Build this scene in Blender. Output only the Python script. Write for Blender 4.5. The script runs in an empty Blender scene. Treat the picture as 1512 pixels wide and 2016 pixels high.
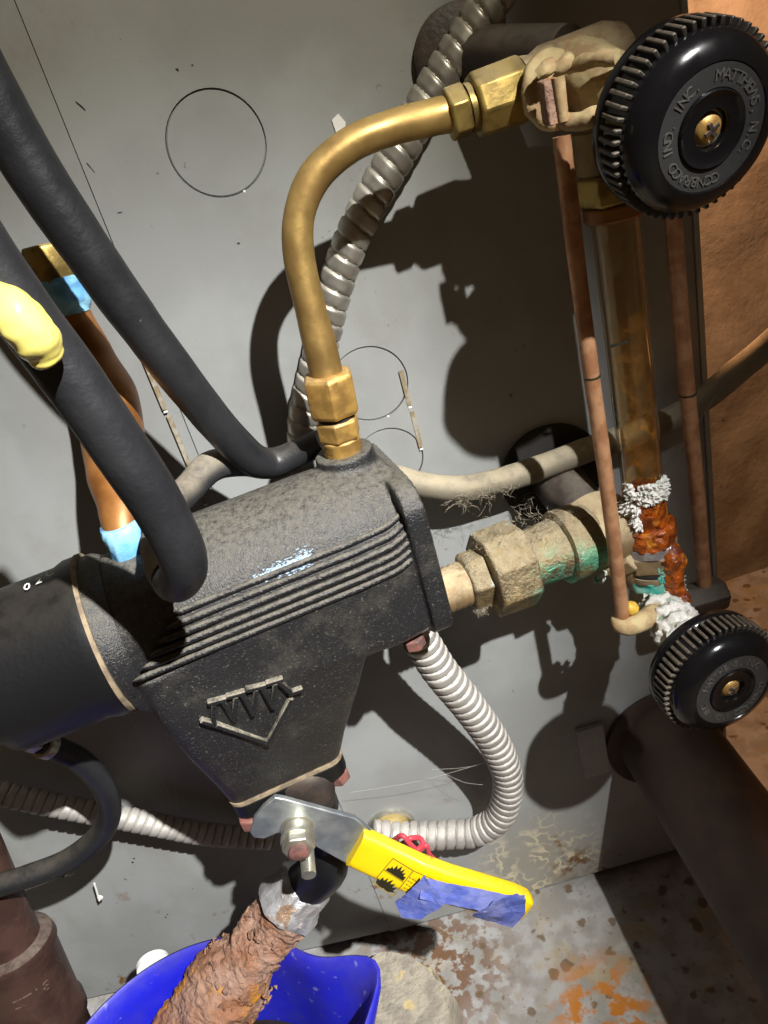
import bpy, bmesh, math, random
from math import sin, cos, pi, radians, sqrt, hypot, atan2, degrees
from mathutils import Vector as V, Matrix, noise
random.seed(7)
scene = bpy.context.scene
COL = scene.collection

# ------------------------------------------------------------------ camera
CZ = 0.495                       # camera height above the floor
IW, IH, FPX = 1512.0, 2016.0, 1514.0
down = V((1552 - IW/2, -(3765 - IH/2), -FPX)).normalized()   # straight down, seen from the camera
upc = -down
fwd = V((0, 0, -1))
Yc = (fwd - upc*fwd.dot(upc)).normalized()
Xc = Yc.cross(upc)
ROT = Matrix((Xc, Yc, upc))      # world = ROT @ camera
CAM = V((0, 0, CZ))
cd = bpy.data.cameras.new('camera'); cam = bpy.data.objects.new('camera', cd); COL.objects.link(cam)
cam.matrix_world = Matrix.Translation(CAM) @ ROT.to_4x4()
cd.sensor_fit = 'VERTICAL'; cd.sensor_height = 36.0; cd.lens = 36.0*FPX/IH
cd.clip_start = 0.005; cd.clip_end = 50
scene.camera = cam

# ------------------------------------------------------------------ light
world = bpy.data.worlds.new('World'); scene.world = world; world.use_nodes = True
bg = world.node_tree.nodes['Background']
bg.inputs[0].default_value = (1.0, 0.62, 0.33, 1); bg.inputs[1].default_value = 0.06
def lamp(name, kind, loc, target, energy, colour, size, **kw):
    l = bpy.data.lights.new(name, kind); o = bpy.data.objects.new(name, l); COL.objects.link(o)
    o.location = loc
    o.rotation_euler = (V(target) - V(loc)).to_track_quat('-Z', 'Y').to_euler()
    l.energy = energy; l.color = colour
    if kind == 'AREA': l.size = size
    else: l.shadow_soft_size = size
    for k, v in kw.items(): setattr(l, k, v)
    return o
# the hand torch held up to the right of the camera: spill, cut along an added plane that mimics an unseen blocker, and hot spot
TORCH = V((0.34, -0.33, CZ + 0.54))
EDGE = V((.148 - .34, .215 + .33, 0)).normalized()   # vertical plane added to cut the spill
lamp('torch_spill', 'SPOT', TORCH, TORCH + V((-EDGE.y, EDGE.x, 0)), 23.0, (1.0, 0.93, 0.76), 0.008,
     spot_size=radians(180), spot_blend=0.06)
lamp('torch_beam', 'SPOT', TORCH, (-.15, .30, CZ - .31), 116.0, (0.97, 0.97, 1.0), 0.008,
     spot_size=radians(31), spot_blend=1.0)
# the warm cellar bulb behind the boiler's corner
lamp('cellar_bulb', 'POINT', (0.195, 0.47, CZ + 0.13), (0, 0, 0), 7.0, (1.0, 0.52, 0.27), 0.03)
scene.view_settings.view_transform = 'Standard'; scene.view_settings.look = 'None'
scene.view_settings.exposure = 0.0; scene.view_settings.gamma = 1.0
scene.cycles.max_bounces = 8

# ------------------------------------------------------------------ pixel -> place
def ray(px, py): return ROT @ V(((px - IW/2)/FPX, -(py - IH/2)/FPX, -1.0))
def pY(px, py, Y):                      # on the vertical plane at distance Y
    r = ray(px, py); return CAM + r*(Y/r.y)
def pZ(px, py, z):
    r = ray(px, py); return CAM + r*((z - CZ)/r.z)
YW = 0.335                               # boiler jacket plane
BA = radians(11.5)                      # the cut-off body stands turned against the jacket
U = V((cos(BA), sin(BA), 0)); VV = V((sin(BA), -cos(BA), 0)); Wz = V((0, 0, 1))
BO = pY(560, 1200, 0.235)
def B(u, v, w): return BO + U*u*.001 + VV*v*.001 + Wz*w*.001
def pV(px, py, v):                      # on the plane v (mm) of the body frame
    r = ray(px, py); t = ((BO - CAM).dot(VV) + v*.001)/r.dot(VV); return CAM + r*t
def rpx(w, P):                          # half of a pixel width at P, in metres
    return 0.5*w*(P - CAM).dot(ROT @ fwd)/FPX
def proj(P):
    c = ROT.transposed() @ (P - CAM); return (IW/2 + FPX*c.x/-c.z, IH/2 - FPX*c.y/-c.z)
def lerp(a, b, t): return a + (b - a)*t
def nz(p, s, seed=0): return noise.noise(V(p)*s + V((seed*7.31, seed*3.17, seed*1.7)))

# ------------------------------------------------------------------ materials
MATS = {}
def mat(name, col, rough=.5, metal=0., col2=None, cscale=60., cdetail=4., clow=.4, chigh=.6,
        bump=0., bscale=400., bdist=.0006, dust=0., dustcol=(.30, .26, .18), dscale=60., dlow=.15, dhigh=.8,
        spot=None, sscale=120., slow=.62, shigh=.68, spec=.5, coat=0., rough2=None, extra=None,
        trans=0., ior=1.45, alpha=1., emis=None, bump2=0., b2scale=60.):
    m = bpy.data.materials.new(name); m.use_nodes = True; MATS[name] = m
    nt = m.node_tree; N = nt.nodes; L = nt.links
    b = N['Principled BSDF']
    tc = N.new('ShaderNodeTexCoord')
    def noi(sc, det=4., ro=.55, w=0):
        n = N.new('ShaderNodeTexNoise'); n.inputs['Scale'].default_value = sc; n.inputs['Detail'].default_value = det
        n.inputs['Roughness'].default_value = ro
        if w:
            mp = N.new('ShaderNodeMapping'); mp.inputs['Location'].default_value = (w, w*.7, w*1.3)
            L.new(tc.outputs['Object'], mp.inputs[0]); L.new(mp.outputs[0], n.inputs[0])
        else: L.new(tc.outputs['Object'], n.inputs[0])
        return n.outputs['Fac']
    def ramp(src, lo, hi, a=0., c=1.):
        r = N.new('ShaderNodeMapRange'); r.interpolation_type = 'SMOOTHSTEP'
        r.inputs[1].default_value = lo; r.inputs[2].default_value = hi; r.inputs[3].default_value = a; r.inputs[4].default_value = c
        L.new(src, r.inputs[0]); return r.outputs[0]
    def mix(fac, a, c):
        x = N.new('ShaderNodeMix'); x.data_type = 'RGBA'
        for i, s in ((6, a), (7, c)):
            if isinstance(s, tuple): x.inputs[i].default_value = (*s, 1)
            else: L.new(s, x.inputs[i])
        if isinstance(fac, float): x.inputs[0].default_value = fac
        else: L.new(fac, x.inputs[0])
        return x.outputs[2]
    def math(op, a, c):
        x = N.new('ShaderNodeMath'); x.operation = op
        for i, s in ((0, a), (1, c)):
            if isinstance(s, (int, float)): x.inputs[i].default_value = s
            else: L.new(s, x.inputs[i])
        return x.outputs[0]
    def vor(sc, k, soft=.03, w=0.):
        mp = N.new('ShaderNodeMapping'); mp.inputs['Location'].default_value = (w, w*.6, w*1.7); L.new(tc.outputs['Object'], mp.inputs[0])
        n = N.new('ShaderNodeTexNoise'); n.inputs['Scale'].default_value = sc*1.6; L.new(mp.outputs[0], n.inputs[0])
        wob = N.new('ShaderNodeMix'); wob.data_type = 'VECTOR'; wob.inputs[0].default_value = .006; L.new(mp.outputs[0], wob.inputs[4]); L.new(n.outputs['Color'], wob.inputs[5])
        v = N.new('ShaderNodeTexVoronoi'); v.inputs['Scale'].default_value = sc; L.new(wob.outputs[1], v.inputs[0])
        sp = N.new('ShaderNodeSeparateXYZ'); L.new(v.outputs['Color'], sp.inputs[0])
        r2 = math('MULTIPLY', math('POWER', sp.outputs[0], 1.8), k)
        return ramp(math('SUBTRACT', v.outputs['Distance'], r2), soft, -soft)
    def near(p, r0, r1):
        d = N.new('ShaderNodeVectorMath'); d.operation = 'DISTANCE'; L.new(tc.outputs['Object'], d.inputs[0]); d.inputs[1].default_value = tuple(p)
        return ramp(d.outputs['Value'], r1, r0)
    api = dict(vor=vor, near=near, noi=noi, ramp=ramp, mix=mix, math=math, N=N, L=L, tc=tc, b=b)
    c = col
    if col2: c = mix(ramp(noi(cscale, cdetail), clow, chigh), col, col2)
    if spot: c = mix(ramp(noi(sscale, 3., .5, 5.), slow, shigh), c, spot)
    r = None
    if rough2 is not None: r = ramp(noi(cscale*1.7, 4., .6, 3.), .35, .65, rough, rough2)
    mt = metal
    if dust:
        g = N.new('ShaderNodeNewGeometry'); sx = N.new('ShaderNodeSeparateXYZ'); L.new(g.outputs['Normal'], sx.inputs[0])
        f = math('MULTIPLY', ramp(sx.outputs[2], dlow, dhigh), ramp(noi(dscale, 8., .7, 9.), .25, .62))
        f = math('MULTIPLY', f, dust)
        c = mix(f, c, dustcol)
        base_r = r if r is not None else rough
        rr = N.new('ShaderNodeMix'); L.new(f, rr.inputs[0])
        if isinstance(base_r, float): rr.inputs[2].default_value = base_r
        else: L.new(base_r, rr.inputs[2])
        rr.inputs[3].default_value = .95; r = rr.outputs[0]
        if metal: mt = math('MULTIPLY', math('SUBTRACT', 1., f), metal)
    if extra: c = extra(api, c)
    if isinstance(c, tuple): b.inputs['Base Color'].default_value = (*c, 1)
    else: L.new(c, b.inputs['Base Color'])
    if r is None: b.inputs['Roughness'].default_value = rough
    else: L.new(r, b.inputs['Roughness'])
    if isinstance(mt, float): b.inputs['Metallic'].default_value = mt
    else: L.new(mt, b.inputs['Metallic'])
    b.inputs['Specular IOR Level'].default_value = spec
    b.inputs['Coat Weight'].default_value = coat
    b.inputs['Transmission Weight'].default_value = trans; b.inputs['IOR'].default_value = ior
    b.inputs['Alpha'].default_value = alpha
    if emis: b.inputs['Emission Color'].default_value = (*emis[0], 1); b.inputs['Emission Strength'].default_value = emis[1]
    if bump or bump2:
        bn = N.new('ShaderNodeBump'); bn.inputs['Strength'].default_value = bump; bn.inputs['Distance'].default_value = bdist
        L.new(noi(bscale, 3., .6, 2.), bn.inputs['Height'])
        if bump2:
            b2 = N.new('ShaderNodeBump'); b2.inputs['Strength'].default_value = bump2; b2.inputs['Distance'].default_value = .002
            L.new(noi(b2scale, 3., .5, 4.), b2.inputs['Height']); L.new(b2.outputs[0], bn.inputs['Normal'])
        L.new(bn.outputs[0], b.inputs['Normal'])
    return m

def jacket_extra(a, c):
    # grime streaks and the rust-bitten lower edge
    mp = a['N'].new('ShaderNodeMapping'); mp.inputs['Scale'].default_value = (40, 40, 6)
    a['L'].new(a['tc'].outputs['Object'], mp.inputs[0])
    n = a['N'].new('ShaderNodeTexNoise'); n.inputs['Scale'].default_value = 1.; n.inputs['Detail'].default_value = 6.
    a['L'].new(mp.outputs[0], n.inputs[0])
    c = a['mix'](a['ramp'](n.outputs['Fac'], .5, .85, 0., .35), c, (.22, .20, .16))
    sx = a['N'].new('ShaderNodeSeparateXYZ'); a['L'].new(a['tc'].outputs['Object'], sx.inputs[0])
    patch = a['near'](pY(1060, 1705, YW) - V((0, YW, 0)), .015, .062)
    nw = a['noi'](110., 1.5, .5, 11.); ab = a['math']('ABSOLUTE', a['math']('SUBTRACT', nw, .5), 0.)
    worm = a['math']('MULTIPLY', a['ramp'](ab, .075, .010), a['ramp'](a['noi'](60., 3., .5, 71.), .40, .60))
    c = a['mix'](a['math']('MULTIPLY', patch, .35), c, (.30, .25, .15))
    c = a['mix'](a['math']('MULTIPLY', patch, a['math']('MULTIPLY', worm, .85)), c, (.60, .53, .36))
    p2 = a['near'](pY(1130, 1700, YW) - V((0, YW, 0)), .004, .022)
    c = a['mix'](a['math']('MULTIPLY', p2, a['ramp'](a['noi'](110., 5., .6, 5.), .45, .55)), c, (.14, .07, .025))
    smu = a['ramp'](a['noi'](14., 7., .7, 51.), .52, .75)
    c = a['mix'](a['math']('MULTIPLY', smu, .45), c, (.20, .185, .15))
    spk = a['vor'](210., .16, .02, 3.)
    c = a['mix'](a['math']('MULTIPLY', spk, a['math']('MULTIPLY', a['ramp'](a['noi'](22., 3., .5, 61.), .50, .66), .75)), c, (.10, .08, .055))
    low2 = a['ramp'](sx.outputs[2], .16, .02)
    rb = a['ramp'](a['noi'](48., 5., .65, 17.), .62, .70)
    c = a['mix'](a['math']('MULTIPLY', low2, rb), c, (.17, .09, .03))
    dots = a['ramp'](a['noi'](230., 2., .5, 23.), .755, .80)
    return a['mix'](a['math']('MULTIPLY', dots, .8), c, (.10, .08, .06))
mat('jacket', (.290, .300, .290), .40, col2=(.250, .257, .247), cscale=16., cdetail=7., bump=.18, bscale=1100., bdist=.0003, rough2=.56, bump2=.10, b2scale=10., extra=jacket_extra)
mat('jacket_edge', (.36, .37, .36), .5, col2=(.30, .30, .29), cscale=40.)
mat('raw_edge', (.23, .18, .10), .7, col2=(.33, .30, .24), cscale=220.)
mat('dark_gap', (.02, .018, .015), .9)
def iron_extra(a, c):
    return a['mix'](a['math']('MULTIPLY', a['ramp'](a['noi'](900., 3., .7, 31.), .58, .72), .6), a['mix'](a['math']('MULTIPLY', a['ramp'](a['noi'](45., 9., .75, 37.), .50, .72), .35), c, (.10, .092, .072)), (.17, .157, .125))
mat('cast_iron', (.015, .015, .016), .33, bump=.7, bscale=1300., bdist=.0007, dust=.66, dustcol=(.17, .157, .122), dscale=420., dlow=.05, dhigh=1.15, bump2=.08, b2scale=160., extra=iron_extra, spec=.55)
mat('rib_iron', (.012, .012, .013), .28, bump=.8, bscale=950., bdist=.0009, dust=.7, dustcol=(.20, .18, .135), dscale=260., dlow=.2, dhigh=1., spec=.55)
mat('emblem_iron', (.013, .013, .014), .3, bump=.8, bscale=950., bdist=.0009, dust=.9, dustcol=(.30, .27, .20), dscale=200., dlow=.05, dhigh=.6)
mat('black_enamel', (.006, .006, .0065), .42, bump=.2, bscale=500., dust=.15, dustcol=(.12, .10, .07), dscale=80., dlow=.5, dhigh=1.)
mat('gasket', (.27, .21, .13), .85, col2=(.16, .12, .08), cscale=200.)
mat('brass_tube', (.40, .265, .085), .36, .7, col2=(.32, .20, .065), cscale=60., cdetail=8., rough2=.55, bump=.12, bscale=500., dust=.32, dustcol=(.33, .25, .10), dscale=70., dlow=.0, dhigh=1.)
mat('brass', (.40, .29, .085), .38, .8, col2=(.22, .155, .05), cscale=110., rough2=.5, bump=.2, bscale=350., dust=.75, dustcol=(.36, .29, .15), dscale=80., dlow=.35, dhigh=.95)
mat('brass_bright', (.56, .34, .09), .36, .65, col2=(.36, .21, .06), cscale=150., cdetail=7., rough2=.5, bump=.25, bscale=500., dust=.4, dustcol=(.42, .33, .17), dscale=150., spot=(.62, .52, .30), sscale=160., slow=.68, shigh=.72)
mat('copper_tube', (.33, .145, .040), .34, .4, col2=(.21, .08, .02), cscale=40., rough2=.45, bump=.12, bscale=200.)
mat('copper_rod', (.46, .25, .13), .45, .35, col2=(.33, .155, .075), cscale=130., bump=.25, bscale=500., dust=.25, dustcol=(.34, .25, .15))
mat('dirty_brass', (.30, .21, .10), .6, .55, col2=(.22, .15, .08), cscale=90., bump=.5, bscale=300., dust=1., dustcol=(.40, .32, .19), dscale=140., dlow=-.25, dhigh=.5)
def union_extra(a, c):
    sx = a['N'].new('ShaderNodeSeparateXYZ'); a['L'].new(a['tc'].outputs['Object'], sx.inputs[0])
    g = a['math']('MULTIPLY', a['ramp'](sx.outputs[0], .030, .046), a['ramp'](a['noi'](120., 5., .65, 3.), .40, .55))
    g = a['math']('MULTIPLY', g, a['ramp'](sx.outputs[2], .010, -.006))
    c = a['mix'](g, c, (.13, .42, .26))
    w = a['ramp'](a['noi'](150., 4., .6, 41.), .62, .70)
    return a['mix'](a['math']('MULTIPLY', w, .6), c, (.42, .46, .42))
mat('union_brass', (.26, .19, .085), .45, .6, col2=(.15, .11, .06), cscale=120., bump=1., bscale=650., bdist=.0012, dust=1., dustcol=(.28, .23, .14), dscale=260., dlow=-.15, dhigh=.55, extra=union_extra, bump2=.5, b2scale=150.)
mat('packing', (.46, .37, .19), .85, col2=(.33, .22, .11), cscale=110., bump=.7, bscale=180., bdist=.001)
mat('bakelite', (.004, .004, .0045), .14, rough2=.24, cscale=60., bump=.06, bscale=120., spec=.5)
mat('bakelite_dull', (.020, .020, .020), .45, bump=.3, bscale=500., dust=.3, dustcol=(.16, .15, .13), dlow=-.5, dhigh=.9)
mat('grip', (.016, .014, .012), .30, dust=.5, dustcol=(.16, .13, .09), dscale=260., dlow=-.4, dhigh=.8, bump=.2)
mat('letter', (.060, .058, .052), .45, bump=.2)
mat('groove_dust', (.17, .145, .10), .7, col2=(.05, .04, .03), cscale=150.)
mat('zinc', (.50, .53, .53), .40, .85, col2=(.36, .40, .42), cscale=75., rough2=.55, bump=.12, bscale=300.)
mat('zinc_nut', (.60, .58, .48), .32, .85, col2=(.45, .43, .35), cscale=120., rough2=.45)
mat('flex_steel', (.50, .48, .42), .36, .80, col2=(.36, .34, .29), cscale=60., rough2=.5, dust=.55, dustcol=(.40, .37, .30), dscale=90., dlow=.2, dhigh=.9)
mat('flex_white', (.47, .45, .41), .42, .4, col2=(.36, .34, .31), cscale=60., rough2=.55, dust=.5, dustcol=(.46, .43, .37), dscale=90., dlow=.2, dhigh=.9)
mat('rubber', (.012, .0125, .014), .38, col2=(.016, .0165, .018), cscale=50., rough2=.52, bump=.35, bscale=420., dust=.33, dustcol=(.15, .13, .09), dscale=120., dlow=.1, dhigh=1.2, spot=(.23, .17, .11), sscale=85., slow=.745, shigh=.765)
mat('rubber_dusty', (.030, .030, .031), .55, bump=.5, bscale=250., dust=.95, dustcol=(.22, .19, .14), dscale=90., dlow=-.3, dhigh=.6)
mat('cable', (.16, .14, .10), .65, bump=.4, bscale=300., dust=.9, dustcol=(.36, .31, .21), dscale=90., dlow=-.1, dhigh=.7)
mat('blue_dope', (.24, .50, .66), .6, col2=(.13, .36, .66), cscale=60., clow=.45, chigh=.6, bump=.6, bscale=170., bdist=.001)
mat('yellow_putty', (.78, .66, .13), .22, col2=(.70, .60, .16), cscale=50., bump=.1, coat=.4)
mat('yellow_sleeve', (.82, .58, .004), .32, col2=(.76, .52, .004), cscale=30., bump=.12, bscale=200., spot=(.40, .27, .01), sscale=170., slow=.64, shigh=.76, rough2=.5, dust=.22, dustcol=(.42, .33, .10), dscale=120.)
mat('label_ink', (.02, .017, .006), .6)
mat('label_line', (.30, .20, .01), .6)
mat('blue_tape', (.075, .105, .36), .5, col2=(.15, .17, .38), cscale=90., cdetail=6., bump=.5, bscale=420., bdist=.0008, bump2=.8, b2scale=110.)
mat('blue_bucket', (.010, .013, .44), .30, col2=(.016, .018, .36), cscale=40., cdetail=7., bump=.15, bscale=260., rough2=.5, spot=(.13, .13, .42), sscale=190., slow=.66, shigh=.74, dust=.25, dustcol=(.12, .10, .16), dscale=60.)
mat('bucket_film', (.13, .10, .085), .5, col2=(.07, .05, .05), cscale=60.)
mat('bucket_water', (.02, .015, .01), .08, spec=.6)
mat('rust', (.21, .090, .042), .8, col2=(.27, .165, .115), cscale=55., clow=.35, chigh=.65, cdetail=8., bump=1., bscale=230., bdist=.0018, spot=(.40, .17, .012), sscale=48., slow=.56, shigh=.68, bump2=.7, b2scale=80.,
    extra=lambda a, c: a['mix'](a['math']('MULTIPLY', a['ramp'](a['noi'](260., 4., .6, 13.), .58, .68), .6), c, (.10, .055, .045)))
mat('galvanised', (.42, .42, .42), .5, .55, col2=(.30, .28, .27), cscale=110., bump=.8, bscale=260., bdist=.001, spot=(.30, .20, .13), sscale=90.)
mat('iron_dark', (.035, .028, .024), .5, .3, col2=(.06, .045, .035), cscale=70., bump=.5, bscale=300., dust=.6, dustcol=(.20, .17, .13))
mat('brown_pipe', (.085, .045, .034), .38, .35, col2=(.055, .028, .022), cscale=60., bump=.5, bscale=260., dust=.5, dustcol=(.27, .23, .19), dscale=80., dlow=.2, dhigh=1.)
mat('black_pipe', (.055, .034, .023), .6, .1, col2=(.035, .022, .016), cscale=30., bump=.4, bscale=200.)
mat('pink_paint', (.21, .088, .07), .6, col2=(.10, .055, .048), cscale=150., bump=.3)
mat('red_wire', (.62, .06, .08), .38)
mat('white_crust', (.70, .68, .62), .9, col2=(.44, .47, .40), cscale=190., clow=.5, chigh=.7, bump=.7, bscale=420., bdist=.001)
mat('green_crust', (.44, .46, .38), .8, col2=(.14, .38, .29), clow=.5, chigh=.66, cscale=120., bump=.7, bscale=300., bdist=.001)
mat('verdigris', (.05, .40, .32), .6, col2=(.20, .42, .33), cscale=160., bump=.4)
mat('orange_rust', (.40, .085, .007), .24, col2=(.13, .026, .006), cscale=130., cdetail=7., clow=.42, chigh=.62, bump=.9, bscale=420., bdist=.0015, spot=(.52, .19, .02), sscale=150., slow=.55, shigh=.66, coat=.15)
mat('ochre', (.62, .38, .05), .6, bump=.4)
mat('lint', (.36, .31, .22), .95)
mat('web', (.5, .48, .42), .9)
mat('white_paint', (.78, .77, .72), .6)
mat('pale_blue_paint', (.36, .48, .58), .6)
mat('white_plastic', (.75, .75, .72), .4)
def floor_extra(a, c):
    och = a['ramp'](a['noi'](30., 6., .65, 19.), .50, .66)
    c = a['mix'](a['math']('MULTIPLY', och, .6), c, (.36, .27, .12))
    lf = a['near'](pZ(860, 1900, 0), .01, .075)
    bl = a['math']('MULTIPLY', lf, a['ramp'](a['noi'](150., 4., .55, 29.), .45, .54))
    c = a['mix'](bl, c, (.16, .085, .045))
    c = a['mix'](a['math']('MULTIPLY', a['vor'](105., .40, .07, 1.), .85), c, (.13, .085, .045))
    c = a['mix'](a['math']('MULTIPLY', a['vor'](230., .30, .09, 7.), .6), c, (.20, .135, .07))
    orr = a['math']('MULTIPLY', a['near'](pZ(1190, 1990, 0), .015, .045), a['ramp'](a['noi'](85., 6., .6, 7.), .45, .56))
    return a['mix'](orr, c, (.46, .17, .022))
mat('floor', (.37, .365, .355), .32, col2=(.27, .26, .235), cdetail=8., cscale=60., bump=.6, bscale=180., bdist=.0012, rough2=.6, extra=floor_extra, bump2=.3, b2scale=60.)
mat('concrete', (.38, .34, .26), .9, col2=(.27, .24, .19), cscale=90., cdetail=8., bump=.9, bscale=260., bdist=.002, spot=(.50, .40, .20), sscale=60.)
mat('masonry', (.40, .35, .28), .9, col2=(.30, .25, .19), cscale=22., cdetail=8., bump=.45, bscale=120., bdist=.002, spot=(.08, .06, .04), sscale=26., slow=.68, shigh=.72)

# the gauge glass, its amber tint standing for warm light behind, and its film
m = mat('glass', (.97, .86, .64), .03, trans=1., ior=1.30)
def film_mat():
    m = bpy.data.materials.new('glass_film'); MATS['glass_film'] = m; m.use_nodes = True
    nt = m.node_tree; N = nt.nodes; L = nt.links; b = N['Principled BSDF']
    tc = N.new('ShaderNodeTexCoord'); n = N.new('ShaderNodeTexNoise'); n.inputs['Scale'].default_value = 210; n.inputs['Detail'].default_value = 9
    L.new(tc.outputs['Object'], n.inputs[0])
    sx = N.new('ShaderNodeSeparateXYZ'); L.new(tc.outputs['Object'], sx.inputs[0])
    r = N.new('ShaderNodeMapRange'); r.inputs[1].default_value = .45; r.inputs[2].default_value = .78; r.inputs[3].default_value = .10; r.inputs[4].default_value = .8
    L.new(n.outputs['Fac'], r.inputs[0])
    h = N.new('ShaderNodeMapRange'); h.inputs[1].default_value = .125; h.inputs[2].default_value = .02; h.inputs[3].default_value = .35; h.inputs[4].default_value = 1.
    L.new(sx.outputs[2], h.inputs[0])
    mu = N.new('ShaderNodeMath'); mu.operation = 'MULTIPLY'; L.new(r.outputs[0], mu.inputs[0]); L.new(h.outputs[0], mu.inputs[1])
    L.new(mu.outputs[0], b.inputs['Alpha'])
    b.inputs['Base Color'].default_value = (.66, .34, .075, 1); b.inputs['Roughness'].default_value = .6
film_mat()

# ------------------------------------------------------------------ mesh building
class MB:
    def __init__(s): s.v = []; s.f = []
    def ring_mesh(s, rings, cap=True, close=False):
        base = len(s.v); n = len(rings[0])
        for r in rings: s.v += r
        m = len(rings)
        for i in range(m - (0 if close else 1)):
            a = base + i*n; b = base + ((i+1) % m)*n
            for j in range(n): s.f.append((a+j, a+(j+1) % n, b+(j+1) % n, b+j))
        if cap and not close:
            s.f.append(tuple(base + j for j in reversed(range(n))))
            s.f.append(tuple(base + (m-1)*n + j for j in range(n)))
        return s
    def tube(s, pts, rad, seg=24, cap=True, spline=0, flat=None, rfun=None):
        P = [V(p) for p in pts]; Rr = list(rad) if isinstance(rad, (list, tuple)) else [rad]*len(P)
        if spline: P, Rr = resample(P, Rr, spline)
        rings = []; T = tangents(P); nrm = T[0].orthogonal().normalized(); dist = 0.
        for i, p in enumerate(P):
            if i: dist += (P[i] - P[i-1]).length
            t = T[i]; nrm = (nrm - t*nrm.dot(t)).normalized(); bn = t.cross(nrm)
            ring = []
            for j in range(seg):
                a = 2*pi*j/seg; r = Rr[i]
                if rfun: r = rfun(r, dist, a, i)
                ring.append(p + nrm*cos(a)*r + bn*sin(a)*r)
            rings.append(ring)
        return s.ring_mesh(rings, cap)
    def lathe(s, P0, d, prof, seg=32, phase=0., xdir=None, rfun=None, cap=True):
        d = V(d).normalized(); x = (V(xdir) if xdir else (V((0, 0, 1)) if abs(d.z) < .9 else V((1, 0, 0))))
        x = (x - d*x.dot(d)).normalized(); y = d.cross(x); rings = []
        for k, (t, r) in enumerate(prof):
            c = V(P0) + d*t
            ring = []
            for j in range(seg):
                a = phase + 2*pi*j/seg; rr = rfun(r, t, a, k) if rfun else r
                ring.append(c + x*cos(a)*rr + y*sin(a)*rr)
            rings.append(ring)
        return s.ring_mesh(rings, cap)
    def hex(s, P0, d, L, r, phase=0., ch=.12, xdir=None):
        return s.lathe(P0, d, [(0, r*(1-ch)), (L*.10, r), (L*.90, r), (L, r*(1-ch))], 6, phase, xdir)
    def box(s, c, ax, hs):
        c = V(c); b = len(s.v); a, bb, cc = [V(q) for q in ax]
        for i in (-1, 1):
            for j in (-1, 1):
                for k in (-1, 1): s.v.append(c + a*i*hs[0] + bb*j*hs[1] + cc*k*hs[2])
        for q in ((0, 1, 3, 2), (4, 6, 7, 5), (0, 4, 5, 1), (2, 3, 7, 6), (0, 2, 6, 4), (1, 5, 7, 3)): s.f.append(tuple(b + i for i in q))
        return s
    def prism(s, poly, off):
        off = V(off); return s.ring_mesh([[V(p) for p in poly], [V(p) + off for p in poly]])
    def blob(s, c, r, sub=3, amp=.25, sc=200., seed=0, squash=(1, 1, 1)):
        bm = bmesh.new(); bmesh.ops.create_icosphere(bm, subdivisions=sub, radius=1.)
        base = len(s.v)
        for v in bm.verts:
            p = V(v.co); q = p*r; d = 1 + amp*nz(q, sc, seed) + amp*.5*nz(q, sc*2.3, seed+1)
            s.v.append(V(c) + V((p.x*squash[0], p.y*squash[1], p.z*squash[2]))*r*d)
        for f in bm.faces: s.f.append(tuple(base + v.index for v in f.verts))
        bm.free(); return s
    def add(s, vs, fs):
        b = len(s.v); s.v += [V(v) for v in vs]; s.f += [tuple(b + i for i in f) for f in fs]; return s
    def displace(s, amp, sc, seed=0, oct=2):
        nor = [V((0, 0, 0)) for _ in s.v]
        for f in s.f:
            a, b, c = s.v[f[0]], s.v[f[1]], s.v[f[2]]; n = (b - a).cross(c - a)
            if n.length > 0:
                n.normalize()
                for i in f: nor[i] += n
        for i, n in enumerate(nor):
            if n.length == 0: continue
            d = 0
            for o in range(oct): d += nz(s.v[i], sc*2**o, seed + o)/(1.6**o)
            s.v[i] = s.v[i] + n.normalized()*amp*d
        return s
    def build(s, name, material, parent=None, smooth=35., bevel=0., loc=None, shade=True):
        org = V(loc) if loc is not None else (wloc(parent) if parent else V((0, 0, 0)))
        me = bpy.data.meshes.new(name)
        me.from_pydata([tuple(v - org) for v in s.v], [], s.f)
        bm = bmesh.new(); bm.from_mesh(me); bmesh.ops.recalc_face_normals(bm, faces=bm.faces); bm.to_mesh(me); bm.free()
        me.materials.append(MATS[material])
        if shade:
            me.polygons.foreach_set('use_smooth', [True]*len(me.polygons))
            me.set_sharp_from_angle(angle=radians(smooth))
        o = bpy.data.objects.new(name, me); COL.objects.link(o)
        if parent: o.parent = parent
        o.location = org - (wloc(parent) if parent else V((0, 0, 0)))
        if bevel:
            m = o.modifiers.new('bevel', 'BEVEL'); m.width = bevel; m.segments = 2; m.limit_method = 'ANGLE'; m.angle_limit = radians(28)
        return o
def wloc(o):
    p = V((0, 0, 0))
    while o is not None: p += o.location; o = o.parent
    return p
def tangents(P):
    T = []
    for i in range(len(P)):
        a = P[max(i-1, 0)]; b = P[min(i+1, len(P)-1)]; T.append((b - a).normalized())
    return T
def resample(P, R, n):
    outp, outr = [], []
    for i in range(len(P)-1):
        p0 = P[max(i-1, 0)]; p1 = P[i]; p2 = P[i+1]; p3 = P[min(i+2, len(P)-1)]
        for k in range(n):
            t = k/n
            outp.append(0.5*((2*p1) + (p2-p0)*t + (2*p0-5*p1+4*p2-p3)*t*t + (3*p1-p0-3*p2+p3)*t**3))
            outr.append(lerp(R[i], R[i+1], t*t*(3-2*t)))
    outp.append(P[-1]); outr.append(R[-1]); return outp, outr
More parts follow.
